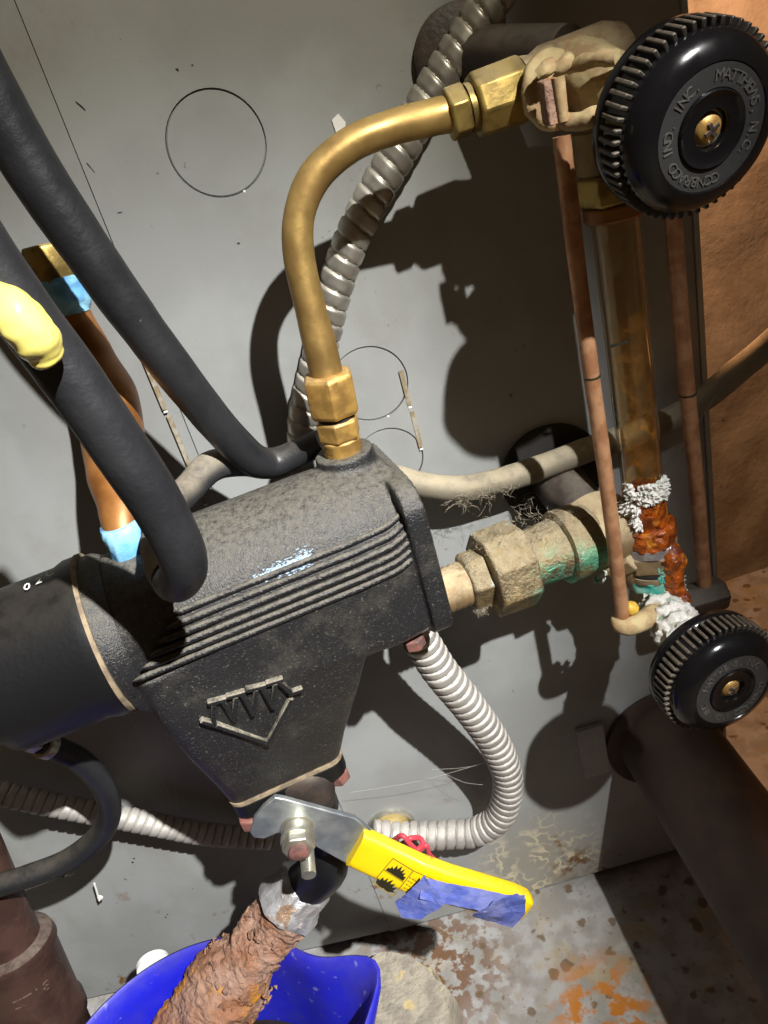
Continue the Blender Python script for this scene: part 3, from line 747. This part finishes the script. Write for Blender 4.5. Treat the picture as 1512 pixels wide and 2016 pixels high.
band('valve_body', 1176, 1235, .0112, 'dirty_brass', .0009, 160, 48, 7)
# orange rust running down the right side
mb = MB(); q = [pY(1310, 1078, .283), pY(1322, 1100, .280), pY(1325, 1135, .279), pY(1328, 1165, .278), pY(1335, 1190, .276)]
mb.tube(q, [.0046, .0058, .0046, .0044, .0054], 28, spline=10); mb.displace(.0015, 260, 3, 3); tag(mb.build('rust_run', 'orange_rust', lv, smooth=80), 'wet orange rust running down the valve')
MB().blob(pY(1243, 1197, .272), .0032, 3, .15, 300, 3).build('ochre_nodule', 'ochre', lv)
crumbs('ochre_deposit', lv, 'ochre', [(1250, 1205, 10, 6)], .0018, 14, 8, .277)
# hooked ear under the left rod
q = [pY(1212, 1216, .275), pY(1222, 1232, .270), pY(1245, 1232, .268), pY(1275, 1216, .270), pY(1295, 1200, .276)]
mb = MB(); mb.tube(q, [.0024, .0036, .0042, .0045, .005], 18, spline=6); mb.displace(.0004, 160, 2); mb.build('rod_ear', 'packing', lv, smooth=80)
q = [pY(1375, 1180, .300), pY(1388, 1172, .300)]
MB().hex(pY(1388, 1175, .300) + V((-.012, 0, 0)), (1, 0, 0), .022, .0088, .3).build('rear_ear', 'iron_dark', lv, bevel=.001)
# stem and wheel
kb2 = pY(1381, 1301, .240)
st0 = V((GX, GY, gz - .004))
mb = MB(); mb.tube([st0, st0.lerp(kb2, .5), kb2], [.0105, .0088, .0082], 24, spline=6); mb.displace(.0014, 230, 5, 3); mb.build('bonnet', 'green_crust', lv, smooth=80)
a0 = (st0.lerp(kb2, .45))
shell('mineral_crust', lv, 'green_crust', GX, GY, .0113, zf(1240), zf(1172), -.9, 1.3, .0030, 23, -.1, 240., 'greenish mineral crust')
shell('verdigris_crust', lv, 'verdigris', GX, GY, .0118, zf(1190), zf(1120), -.2, 1.2, .0010, 33, .02, 240., 'turquoise verdigris')
nb_ = (kb2 - st0).normalized()
mb = MB(); mb.lathe(st0.lerp(kb2, .25), nb_, [(k*.0011, .0098 + .0012*sin(k*.9)) for k in range(22)], 60); mb.displace(.0022, 330, 9, 4); tag(mb.build('salt_crust', 'white_crust', lv, smooth=60), 'flaky white and green crust round the stem')
handwheel(lv, kb2, V((.15, -.985, -.03)), kr*1.0, radians(255), .97)

# ================================================================== UNION AND PIPE TO THE TEE
AXS = [pV(883, 1160, -33), pV(1150, 1060, -33)]
ux = (AXS[1] - AXS[0]).normalized()
un = thing('pipe_union', AXS[0], 'dust-caked brass pipe union between cut-off and lower gauge, stained green', 'pipe fitting')
def at(px): # distance along the axis for an image x
    best = min(range(0, 2001), key=lambda k: abs(proj(AXS[0] + ux*(k*.0001))[0] - px)); return best*.0001
def along(x0, x1): a, b = at(x0), at(x1); return AXS[0] + ux*a, b - a
P, L = along(884, 925); MB().lathe(P - ux*.006, ux, [(i*(L+.008)/13, .0097 + (.0007 if i % 2 else 0)) for i in range(14)], 36).build('thread', 'dirty_brass', un, smooth=80)
P, L = along(915, 968); mb = MB(); mb.hex(P, ux, L, .0136, .35); mb.build('hexagon_end', 'union_brass', un, bevel=.0009)
P, L = along(952, 1030); mb = MB(); mb.lathe(P, ux, [(0, .0185), (.0008, .0200), (L*.93, .0205), (L, .0192)], 8, .25); mb.build('union_nut', 'union_brass', un, bevel=.0010)
P, L = along(1022, 1118); mb = MB(); mb.lathe(P, ux, [(0, .0135), (L*.35, .0133), (L*.7, .0142), (L, .0150)], 36); mb.displace(.0004, 200, 3); mb.build('union_tail', 'union_brass', un)
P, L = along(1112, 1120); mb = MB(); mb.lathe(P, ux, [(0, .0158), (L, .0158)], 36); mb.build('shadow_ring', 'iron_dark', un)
P, L = along(1098, 1168); mb = MB(); mb.lathe(P, ux, [(0, .0152), (.001, .0172), (L*.8, .0168), (L, .0145)], 36); mb.displace(.0006, 170, 5); mb.build('tee_collar', 'union_brass', un)
# tee and its branches
T0 = AXS[0] + ux*at(1178)
tee = thing('pipe_tee', T0, 'dark brass tee joining union, boiler pipe and lower gauge valve, in shade', 'pipe fitting')
mb = MB(); mb.tube([T0 - ux*.006, T0 + ux*.012], .0158, 32); mb.displace(.0004, 150, 2); mb.build('run', 'dirty_brass', tee)
br = V((PIPE_LO.x, YW - .001, PIPE_LO.z))
mb = MB(); mb.tube([T0, T0.lerp(br, .28)], .0160, 32); mb.build('branch', 'dirty_brass', tee)
mb = MB(); mb.tube([T0.lerp(br, .1), br], .0125, 32); mb.build('boiler_nipple', 'iron_dark', tee)
MB().lathe(br + V((0, -.003, 0)), (0, 1, 0), [(0, .024), (.001, .026), (.0035, .026)], 48).build('escutcheon', 'dark_gap', tee)
gl = V((GX, GY, gz + .002))
mb = MB(); mb.tube([T0 + ux*.004, gl], [.0105, .0095], 28); mb.build('gauge_nipple', 'dirty_brass', tee)
d = (gl - T0).normalized(); MB().hex(T0 + d*.013 , d, .008, .0125, .2).build('nipple_hex', 'dirty_brass', tee, bevel=.0006)
crumbs('mineral_crust', tee, 'green_crust', [(1178, 1110, 4, 12)], .0022, 10, 21, .285)

# ================================================================== FLEXIBLE CONDUITS AND CABLES
def flex(name, pts, r, pitch, material, label, amp=.2, group='flexible metal conduits'):
    P, _ = resample([V(p) for p in pts], [r]*len(pts), 14); P = even(P, pitch/14)
    def rf(rr, dist, a, i):
        ph = (dist/pitch + a/(2*pi)) % 1.
        s = 1 - amp*abs(2*ph-1)**7 - .06*ph
        return rr*s
    o = MB().tube(P, r, 22, rfun=rf).build(name, material, None, smooth=85, loc=P[0])
    return tag(o, label, 'conduit', group)
F1 = [pY(x, y, YW - .0085) for x, y in ((990, -30), (940, 42), (893, 115), (845, 190), (790, 290), (735, 385), (693, 470), (662, 560), (640, 650), (618, 740), (600, 810), (597, 880))]
flex('flexible_conduit', F1, .0076, .0066, 'flex_steel', 'ribbed steel conduit climbing the jacket behind the brass tube')
F2 = [B(47, -34, -42), pY(846, 1290, .286), pY(872, 1328, .288), pY(930, 1400, .294), pY(978, 1472, .301), pY(1000, 1540, .308), pY(985, 1605, .314), pY(940, 1636, .319), pY(880, 1643, .322), pY(810, 1646, .324), pY(735, 1643, .324)]
flex('flexible_conduit', F2, .0090, .0060, 'flex_white', 'pale ribbed conduit looping down from the cut-off behind the yellow lever')
F3 = [pY(x, y, YW - .010) for x, y in ((-40, 1552), (60, 1575), (150, 1593), (250, 1612), (330, 1628), (400, 1641), (480, 1648), (540, 1650))]
flex('flexible_conduit', F3, .0068, .0050, 'flex_white', 'pale ribbed conduit at lower left, running behind the thin black hose')
# connector of the loop
g = thing('conduit_connector', pY(772, 1628, YW), 'round brass conduit connector on the jacket beside the yellow lever', 'connector')
MB().lathe(pY(770, 1628, YW), (0, -1, 0), [(0, .0140), (.005, .0140), (.010, .011), (.0125, .006), (.013, .001)], 36).build('dome', 'brass', g)
MB().lathe(pY(770, 1628, YW), (0, -1, 0), [(0, .0155), (.0025, .0155), (.003, .0145)], 36).build('locknut', 'zinc_nut', g)

def hose(name, pts, rad, material, label, cat='hose', group=None, seg=26, sp=10, dis=0.):
    o = MB().tube(pts, rad, seg, spline=sp)
    if dis: o.displace(dis, 60, 3)
    return tag(o.build(name, material, None, smooth=80, loc=pts[0]), label, cat, group)
H1 = [pY(-70, 95, .265), pY(60, 325, .268), pY(200, 533, .272), pY(300, 672, .277), pY(395, 795, .283), pY(455, 865, .288), pY(500, 905, .292), pY(535, 912, .296), pY(570, 900, .297), pY(605, 883, .296), pY(636, 868, .294)]
hose('black_hose', H1, [.0088, .0085, .0080, .0077, .0073, .0070, .0068, .0065, .0060, .0056, .0052], 'rubber', 'black rubber hose slanting down from top left to a kinked end', group='black rubber hoses', dis=.0002, sp=14)
H2 = [pY(-110, 385, .184), pY(-20, 525, .185), pY(70, 650, .186), pY(155, 765, .187), pY(235, 880, .188), pY(305, 985, .189), pY(352, 1075, .190), pY(362, 1120, .1925), pY(345, 1145, .199), pY(324, 1120, .209)]
H2b = [pY(338, 1138, .202), pY(324, 1118, .210), pY(313, 1060, .230), pY(325, 1005, .258), pY(372, 962, .280), pY(415, 920, .291), pY(470, 912, .298), pY(525, 918, .303)]
bh = thing('black_hose', H2b[-1], 'thick black rubber hose turning back under itself above the ribbed body', 'hose', 'black rubber hoses')
MB().tube(H2, [.0074, .0072, .0071, .0072, .0072, .0070, .0068, .0066, .0062, .0054], 30, spline=14).displace(.0002, 60, 3).build('hose', 'rubber', bh, smooth=80)
MB().tube(H2b, [.0058, .0062, .0062, .0060, .0062, .0062, .0056, .0050], 26, spline=12).displace(.0007, 75, 4).build('dusty_tail', 'rubber_dusty', bh, smooth=80)
H3 = [pY(78, 1462, .262), pY(112, 1474, .266), pY(168, 1506, .272), pY(212, 1565, .278), pY(206, 1630, .283), pY(140, 1690, .285), pY(55, 1725, .285), pY(-50, 1758, .285)]
lh = thing('black_hose', H3[0], 'thin black hose looping below the switch housing from a small clamp', 'hose', 'black rubber hoses')
MB().tube(H3, [.0046, .0052, .0054, .0054, .0056, .0058, .0058, .0058], 22, spline=10).build('hose', 'rubber', lh, smooth=80)
d = (H3[0]-H3[1]).normalized()
MB().lathe(H3[0] - d*.006, d, [(0, .0058), (.004, .0060), (.0045, .0050)], 24).build('clamp', 'zinc_nut', lh)
MB().hex(H3[0] + d*.001, d, .005, .0052, .1).build('clamp_nut', 'zinc_nut', lh, bevel=.0004)
C1 = [pY(x, y, YW - o) for x, y, o in ((720, 925, .022), (790, 945, .018), (830, 955, .018), (900, 962, .018), (960, 952, .017), (1050, 926, .015), (1150, 888, .013), (1250, 852, .013), (1330, 820, .015), (1395, 778, .022), (1455, 728, .03), (1560, 640, .04))]
hose('grey_cable', C1, [.0060]*9 + [.0058, .0056, .0054], 'cable', 'dusty grey cable running along the jacket behind the gauge glass', 'cable', dis=.0004)

# copper tube with blue dope at the upper left
ct = thing('copper_tube', B(-44, -33, 28), 'amber copper tube with blue sealant joints, behind the thick black hose', 'tube')
A1 = [pY(122, 575, .318), pY(140, 625, .317), pY(178, 705, .312), pY(212, 785, .304), pY(222, 860, .294), pY(228, 930, .281), pY(240, 1000, .267), B(-44, -33, 36), B(-44, -33, 27)]
MB().tube(A1, [.0080, .0080, .0094, .0118, .0122, .0108, .0086, .0070, .0068], 26, spline=10).build('tube', 'copper_tube', ct)
MB().lathe(B(-44, -33, 28.5), (0, 0, 1), [(0, .0078), (.004, .0080), (.009, .0076), (.012, .0070)], 28).displace(.0012, 260, 3, 3).build('sealant_band', 'blue_dope', ct, smooth=80)
d = (A1[0]-A1[1]).normalized()
MB().tube([A1[1].lerp(A1[0], .15), A1[0], A1[0] + d*.005], [.0084, .0092, .0090], 40, spline=8).displace(.0013, 230, 6, 3).build('sealant_band', 'blue_dope', ct, smooth=80)
MB().lathe(A1[0] + d*.0035, d, [(0, .0086), (.001, .0094), (.0135, .0094), (.0145, .0086)], 6, .5).build('brass_plug', 'brass', ct, bevel=.0010)
# yellow putty
yb = MB(); q = [pY(-50, 590, .1765), pY(-4, 600, .1750), pY(38, 628, .1735), pY(70, 665, .1740), pY(90, 698, .1755), pY(99, 714, .1765)]
yb.tube(q, [.0046, .0050, .0054, .0052, .0040, .0014], 32, spline=10); yb.displace(.0006, 150, 2, 3)
tag(yb.build('putty_blob', 'yellow_putty', None, smooth=180, loc=q[2]), 'glossy pale yellow putty blob smeared on the thick black hose', 'putty')

# ================================================================== BLOW-DOWN VALVE
bv = thing('blowdown_valve', B(-24, -33, -140), 'blow-down valve with steel lever in a yellow sleeve wrapped with blue tape', 'valve')
mb = MB(); mb.lathe(B(-24, -33, -105), (0, 0, -1), [(0, .0150), (.004, .0145), (.010, .0160), (.024, .0160), (.030, .0130), (.044, .0120)], 40); mb.displace(.0003, 120, 3); mb.build('valve_body', 'black_enamel', bv)  # black finish stands in for the deep shade under the lever
YP = .240
stem = pY(586, 1628, YP)
MB().lathe(V((stem.x + .003, .262, stem.z + .006)), (0, -1, 0), [(0, .0165), (.012, .0160), (.014, .0145), (.016, .0110)], 36).build('bonnet', 'iron_dark', bv)
MB().tube([V((stem.x, .262, stem.z)), V((stem.x, YP - .012, stem.z))], .0045, 20).build('stem', 'zinc_nut', bv)
# lever plate
pl = [(492, 1640), (500, 1612), (518, 1590), (541, 1571), (560, 1574), (700, 1612), (735, 1640), (684, 1702), (612, 1662), (566, 1646), (548, 1640), (520, 1652), (500, 1650)]
mb = MB(); mb.prism([pY(x, y, YP) for x, y in pl], (0, .0026, 0)); mb.build('lever_plate', 'zinc', bv, bevel=.0005)
# nut, stud end, stop pin
sc0 = V((stem.x, YP, stem.z))
MB().lathe(sc0, (0, -1, 0), [(0, .0075), (.0012, .0075), (.0016, .0065), (.006, .0062), (.0062, .0076), (.0078, .0076)], 32).build('washer', 'zinc_nut', bv)
MB().hex(sc0 + V((0, -.0072, 0)), (0, -1, 0), .0052, .0072, .3).build('nut', 'zinc_nut', bv, bevel=.0005)
MB().lathe(sc0 + V((0, -.011, 0)), (0, -1, 0), [(0, .0042), (.003, .0042), (.0036, .0032)], 24).build('stud_end', 'pink_paint', bv)
q = pY(603, 1668, YP)
MB().tube([q + V((0, .004, 0)), q + V((0, -.013, -.002))], .0032, 20).build('stop_pin', 'zinc_nut', bv)
# yellow sleeve: a flattened loft that bends towards the viewer
SP = [((698, 1664), 46.5, .0), ((760, 1693), 46, -.004), ((815, 1718), 45, -.010), ((870, 1737), 43, -.013), ((940, 1756), 41, -.0145), ((1000, 1772), 38, -.0150), ((1026, 1780), 33, -.0150)]
rings = []
s0 = pY(698, 1664, YP); s1 = pY(1026, 1780, YP - .015); ld = (s1 - s0).normalized(); lu = V((0, -1, 0)).cross(ld); lu = lu if lu.z > 0 else -lu
TH = .0042
for (p, hw, off) in SP:
    c = pY(*p, YP + off); h = rpx(hw*2, c); ring = []
    t = TH
    for k in range(32):
        a = 2*pi*k/32; ca, sa = cos(a), sin(a); e = .35
        ring.append(c + lu*h*math.copysign(abs(ca)**e, ca) + V((0, -1, 0))*t*math.copysign(abs(sa)**.55, sa))
    rings.append(ring)
RS = []
for i in range(len(rings)-1):
    for k in range(4):
        RS.append([rings[i][j].lerp(rings[i+1][j], k/4) for j in range(32)])
RS.append(rings[-1]); cc = sum(rings[-1], V((0, 0, 0)))/32
RS.append([cc + (p - cc)*.86 + ld*.0022 for p in rings[-1]]); RS.append([cc + (p - cc)*.5 + ld*.0032 for p in rings[-1]])
sl = MB().ring_mesh(RS).build('lever_sleeve', 'yellow_sleeve', bv, smooth=50)
# printed warning panel on the sleeve
def face(px, py, lift=.0002):          # on the sleeve's front face
    r = ray(px, py); best = None
    for i in range(len(SP)-1):
        a = pY(*SP[i][0], YP + SP[i][2]) + V((0, -TH, 0)); b = pY(*SP[i+1][0], YP + SP[i+1][2]) + V((0, -TH, 0))
        n = (b - a).cross(lu).normalized()
        if n.y > 0: n = -n
        t = (a - CAM).dot(n)/r.dot(n); P = CAM + r*t; s = (P - a).dot((b - a).normalized())/(b - a).length
        if (s <= 1 or i == len(SP)-2): return P + n*lift
def zoomed(x, y): return (470 + x*590/1512, 1540 + y*300/769)   # enlarged view -> photo pixel
def line(mb, pts, w):
    for a, b in zip(pts[:-1], pts[1:]):
        n = max(1, int(hypot(b[0]-a[0], b[1]-a[1])/25))
        for k in range(n):
            A = face(*zoomed(lerp(a[0], b[0], k/n), lerp(a[1], b[1], k/n))); C = face(*zoomed(lerp(a[0], b[0], (k+1)/n), lerp(a[1], b[1], (k+1)/n)))
            d = (C-A).normalized(); s = d.cross(V((0, -1, 0))).normalized()
            mb.box((A+C)/2, (d, V((0, -1, 0)), s), ((C-A).length/2, .00006, w))
mb = MB(); line(mb, [(780, 382), (882, 445), (782, 572), (676, 504), (780, 382)], .00022); line(mb, [(733, 440), (832, 503)], .00018); line(mb, [(882, 445), (1010, 500)], .00015)
tag(mb.build('warning_frame', 'label_line', sl, shade=False), 'thin printed frame')
def pict(org, ex, ey, pts):
    mb = MB(); P_ = [face(*zoomed(org[0] + ex[0]*x + ey[0]*y, org[1] + ex[1]*x + ey[1]*y), .00025) for x, y in pts]
    c = face(*zoomed(org[0] + ex[0]*.5 + ey[0]*.12, org[1] + ex[1]*.5 + ey[1]*.12), .00025)
    mb.v += P_ + [c]
    for i in range(len(P_)): mb.f.append((i, (i+1) % len(P_), len(P_)))
    mb.build('flame_pictogram', 'label_ink', sl, shade=False)
pict((733, 440), (99, 63), (47, -58), [(.06, .06), (.10, .32), (.17, .2), (.20, .52), (.30, .34), (.34, .78), (.44, .48), (.52, .9), (.60, .52), (.70, .82), (.72, .42), (.82, .62), (.84, .3), (.95, .4), (.95, .06)])
pict((676, 504), (106, 68), (57, -64), [(.08, .10), (.04, .4), (.16, .28), (.18, .62), (.28, .40), (.36, .74), (.42, .46), (.56, .82), (.58, .48), (.74, .66), (.72, .38), (.9, .5), (.84, .24), (.97, .22), (.8, .08), (.66, -.02), (.5, .06), (.34, -.03), (.2, .07)])
mb = MB()
for k in range(5):
    y0 = 478 + k*17; x0 = 862 - k*9
    for s_ in range(3): line(mb, [(x0 + s_*14, y0 + s_*8), (x0 + s_*14 + 9, y0 + s_*8 + 5)], .00028)
tag(mb.build('warning_text', 'label_line', sl, shade=False), 'rows of tiny print')
# blue tape pieces
def tape(poly_top, poly_bot, Yt, Yb, seed, nm='tape'):
    mb = MB(); n = len(poly_top)
    nu, nv = 24, 10; V0 = len(mb.v)
    def samp(pl_, t):
        k = min(int(t*(len(pl_)-1)), len(pl_)-2); f = t*(len(pl_)-1) - k
        return V((lerp(pl_[k][0], pl_[k+1][0], f), lerp(pl_[k][1], pl_[k+1][1], f)))
    for side in (0, 1):
        for j in range(nv+1):
            for i in range(nu+1):
                a = samp(poly_top, i/nu); b = samp(poly_bot, i/nu); p = a.lerp(b, j/nv)
                Yq = lerp(lerp(Yt[0], Yt[1], i/nu), lerp(Yb[0], Yb[1], i/nu), j/nv)
                P = pY(p.x, p.y, Yq); dd = .0010*nz(P, 110, seed) + .0005*nz(P, 320, seed+1)
                mb.v.append(P + V((0, dd + (.00025 if side else 0), 0)))
    W_ = nu+1; S = (nu+1)*(nv+1)
    for side in (0, 1):
        for j in range(nv):
            for i in range(nu):
                a = V0 + side*S + j*W_ + i; mb.f.append((a, a+1, a+W_+1, a+W_))
    for i in range(nu):
        for j in (0, nv): a = V0 + j*W_ + i; mb.f.append((a, a+1, a+1+S, a+S))
    for j in range(nv):
        for i in (0, nu): a = V0 + j*W_ + i; mb.f.append((a, a+W_, a+W_+S, a+S))
    return mb.build(nm, 'blue_tape', bv, smooth=60)
yb_ = YP - .0150 - TH - .0016
tape([(836, 1728), (905, 1744), (990, 1762), (1033, 1762)], [(826, 1768), (900, 1786), (985, 1796), (1032, 1796)], (yb_ + .003, yb_), (yb_ - .001, yb_ - .001), 1)
tape([(836, 1726), (848, 1745), (862, 1758), (872, 1776)], [(778, 1778), (790, 1806), (830, 1808), (870, 1786)], (yb_ + .001, yb_ - .002), (yb_ + .004, yb_ - .003), 4)
tape([(930, 1802), (975, 1775), (1018, 1760), (1036, 1772)], [(932, 1806), (975, 1818), (1008, 1826), (1034, 1800)], (yb_ - .002, yb_ - .002), (yb_ + .001, yb_), 7)

# red wire
rw = MB(); q = [pY(x, y, .304 + o) for x, y, o in ((778, 1652, .006), (792, 1645, .002), (806, 1660, 0), (820, 1672, .001), (832, 1662, .002), (826, 1650, .004), (805, 1652, .002), (800, 1672, .003), (818, 1682, .003), (838, 1664, .002), (845, 1682, .003), (858, 1694, .005))]
rw.tube(q, .0015, 12, spline=8); tag(rw.build('red_wire', 'red_wire', None, smooth=80, loc=q[0]), 'short tangled red wire hung on the conduit above the yellow lever', 'wire')

# ================================================================== RUSTY DRAIN PIPE AND BUCKET
R0 = pY(600, 1738, .266); R1 = pY(350, 2075, .246)
rd = thing('drain_pipe', R1, 'heavily rusted drain pipe with galvanised end, slanting into the blue bucket', 'pipe')
dr = (R1 - R0).normalized(); Lr = (R1 - R0).length
mb = MB()
prof = []
for k in range(220):
    t = k/219; r_ = lerp(.0136, .0150, min(1, t*2.2))
    if t > .34: r_ += .0060*min(1, (t-.34)/.16)
    prof.append((.016 + t*(Lr-.016), r_))
mb.lathe(R0, dr, prof, 120); mb.displace(.0030, 45, 3, 3); mb.displace(.0009, 260, 8, 4)
tag(mb.build('pipe', 'rust', rd, smooth=60), 'flaking brown and orange rust')
mb = MB(); mb.lathe(R0, dr, [(-.003, .0130), (-.001, .0150), (.009, .0146), (.0120, .0166), (.0165, .0170), (.0175, .0135)], 64); mb.displace(.0013, 160, 5, 3); mb.build('galvanised_end', 'galvanised', rd, smooth=50)
mb = MB(); mb.tube([B(-24, -33, -148), B(-26, -30, -165), R0 + dr*.004], [.0115, .0115, .0115], 28, spline=6); mb.build('elbow', 'black_enamel', rd)
random.seed(9); mb = MB()
for k in range(260):
    t = random.uniform(.2, 1.); a = random.uniform(0, 2*pi); x = dr.orthogonal().normalized(); y = dr.cross(x)
    d_ = x*cos(a) + y*sin(a); c = R0 + dr*(Lr*t) + d_*(.0205 if t > .44 else .0148); tt = d_.cross(dr); w_ = random.uniform(.0007, .0022)
    pts = [c + (dr*cos(k_*1.257) + tt*sin(k_*1.257))*w_*random.uniform(.6, 1.5) + d_*random.uniform(-.0006, .0012) for k_ in range(5)]
    mb.prism(pts, d_*-.0010)
tag(mb.build('rust_flakes', 'rust', rd, smooth=40), 'lifted rust flakes', kind='stuff')

BC = V((-.1556, .1916, 0)); BR = .0778; BZ = CZ - .360
bk = thing('bucket', BC, 'blue plastic bucket with pouring lip on the floor under the rusty pipe', 'bucket')
sa = math.atan2((pZ(705, 1935, BZ) - BC).y, (pZ(705, 1935, BZ) - BC).x)
def brad(r, a, z):
    d = (a - sa + pi) % (2*pi) - pi
    k = max(0., min(1., (z - BZ + .075)/.075))
    return r + .021*k*k*math.exp(-(d/.21)**2)
prof = [(0, BR*.74), (.003, BR*.76), (.08, BR*.87), (BZ-.014, BR*.965), (BZ-.013, BR*1.02), (BZ-.004, BR*1.035), (BZ, BR*1.02), (BZ+.001, BR*1.0), (BZ-.001, BR*.975), (BZ-.012, BR*.945), (.08, BR*.845), (.006, BR*.735)]
rings = []
for z, r_ in prof:
    ring = []
    for j in range(120):
        a = 2*pi*j/120; rr = brad(r_, a, z); d = (a - sa + pi) % (2*pi) - pi
        zz = z + (.003*math.exp(-(d/.2)**2) if z > BZ - .02 else 0)
        ring.append(V((BC.x + rr*cos(a), BC.y + rr*sin(a), zz)))
    rings.append(ring)
MB().ring_mesh(rings).build('pail', 'blue_bucket', bk, smooth=60)
MB().lathe(BC + V((0, 0, .08)), (0, 0, 1), [(0, BR*.838), (.0008, BR*.84)], 90).build('dirty_water', 'bucket_water', bk)
ea = pZ(296, 1880, BZ - .004)
MB().lathe(ea + V((-.003, .001, -.012)), ((ea - BC) * 1.0 - Wz*(ea-BC).z).normalized(), [(0, .009), (.003, .009), (.004, .007)], 28).build('handle_ear', 'white_plastic', bk)

# ================================================================== OTHER PIPES
C0 = pY(-10, 1790, .295); C1_ = pY(120, 2080, .275)
dc = (C1_ - C0).normalized()
cp = thing('pipe_coupling', C0, 'brown iron pipe and raised-letter coupling at the lower left corner', 'pipe fitting')
MB().tube([C0 - dc*.06, C0 + dc*.05], .0160, 36).build('pipe', 'brown_pipe', cp)
MB().lathe(C0 + dc*.022, dc, [(0, .0178), (.002, .0217), (.007, .0230), (.010, .0217), (.050, .0221), (.053, .0234), (.059, .0234), (.062, .0212), (.12, .0212)], 48).build('coupling', 'brown_pipe', cp, smooth=40)
vd = (CAM - C0); fr = (vd - dc*vd.dot(dc)).normalized(); rt = dc.cross(fr)
mb = MB()
for k, ch in enumerate('BITZ'):
    vs, fs = text_mesh(ch, .0078, .0005); c = C0 + dc*(.047) + rt*0
    a = -.32 + k*.22; n = fr*cos(a) + rt*sin(a); t = rt*cos(a) - fr*sin(a)
    mb.add([c + n*.0222 + t*q.x - dc*q.y + n*q.z for q in vs], fs)
mb.build('raised_lettering', 'brown_pipe', cp)

bp0 = pY(1305, 1445, YW)
bp = thing('return_pipe', bp0, 'large dark pipe coming out of the jacket towards the viewer, lower right', 'pipe')
MB().tube([V((bp0.x, YW - .0015, bp0.z)), V((bp0.x + .008, .13, bp0.z - .008))], .0290, 48).build('pipe', 'black_pipe', bp)
MB().lathe(V((bp0.x, YW - .0015, bp0.z)), (0, -1, 0), [(0, .037), (.003, .037), (.004, .033)], 48).build('wall_collar', 'black_pipe', bp)
MB().box(pY(1168, 1478, YW - .002), ((1, 0, 0), (0, 1, 0), (0, 0, 1)), (.008, .0015, .020)).build('bracket', 'jacket_edge', bp)

# broken concrete in front of the jacket
c = pZ(790, 1985, .0); mb = MB()
pts = [pZ(x, y, 0) for x, y in ((690, 1935), (760, 1905), (830, 1912), (870, 1935), (880, 1965), (905, 1995), (905, 2060), (700, 2090), (640, 2000))]
cen = sum(pts, V((0, 0, 0)))/len(pts)
rings = []
for z, k in ((.0, 1.03), (.012, 1.0), (.020, .93)):
    ring = []
    for i in range(len(pts)):
        for s_ in range(8):
            p = pts[i].lerp(pts[(i+1) % len(pts)], s_/8); q = cen + (p - cen)*k; ring.append(V((q.x + .003*nz(q, 60), q.y + .003*nz(q, 60, 4), z + .002*nz(q, 90, 2))))
    rings.append(ring)
tag(MB().ring_mesh(rings).build('broken_concrete', 'concrete', None, smooth=30, loc=cen), 'rough broken concrete piece on the stained floor right of the bucket', 'concrete')

# ================================================================== LINT AND WEBS
random.seed(11)
def lint(name, spots, n, length, r, label, material='lint'):
    mb = MB()
    for k in range(n):
        c, sp = random.choice(spots); p = V(c) + V((random.gauss(0, sp), random.gauss(0, sp*.4), random.gauss(0, sp*.5)))
        d = V((random.gauss(0, 1), random.gauss(0, .5), random.gauss(-.3, .8))).normalized(); pts = [p]
        for i in range(4): d = (d + V((random.gauss(0, .5), random.gauss(0, .3), random.gauss(0, .5)))).normalized(); pts.append(pts[-1] + d*length*random.uniform(.15, .4))
        mb.tube(pts, [r, r, r*.9, r*.7, r*.3], 4, spline=2)
    o = mb.build(name, material, None, loc=spots[0][0], shade=False)
    return tag(o, label, 'lint', kind='stuff')
lint('dust_lint', [(pY(930, 975, .312), .006), (pY(965, 965, .312), .007), (pY(905, 985, .312), .004)], 90, .0055, .00007, 'tufts of dust hanging from the grey cable')
lint('dust_lint', [(pV(1110, 1030, -30), .005), (pV(1085, 1025, -25), .004), (pV(930, 1105, -22), .005), (pV(985, 1045, -22), .006), (pV(950, 1200, -24), .0015), (pV(1060, 1045, -20), .006)], 260, .0028, .00006, 'fuzzy dust on the brass pipe union')
lint('dust_lint', [(pY(1030, 990, .33), .004), (pY(1040, 1010, .314), .003)], 45, .0055, .00007, 'dust tuft below the cable by the dark pipe collar')
mb = MB()
for a, b in (((690, 1560), (960, 1500)), ((870, 1520), (950, 1545)), ((850, 1515), (990, 1490)), ((250, 1400), (330, 1560)), ((320, 1410), (350, 1600)), ((1290, 940), (1420, 760))):
    A, C = pY(*a, .318), pY(*b, .305); mb.tube([A, A.lerp(C, .5) + V((0, 0, -.003)), C],   .00007, 4, spline=5)
tag(mb.build('cobweb', 'web', None, loc=pY(870, 1520, .33), shade=False), 'fine cobweb strands across the jacket', 'cobweb', kind='stuff')
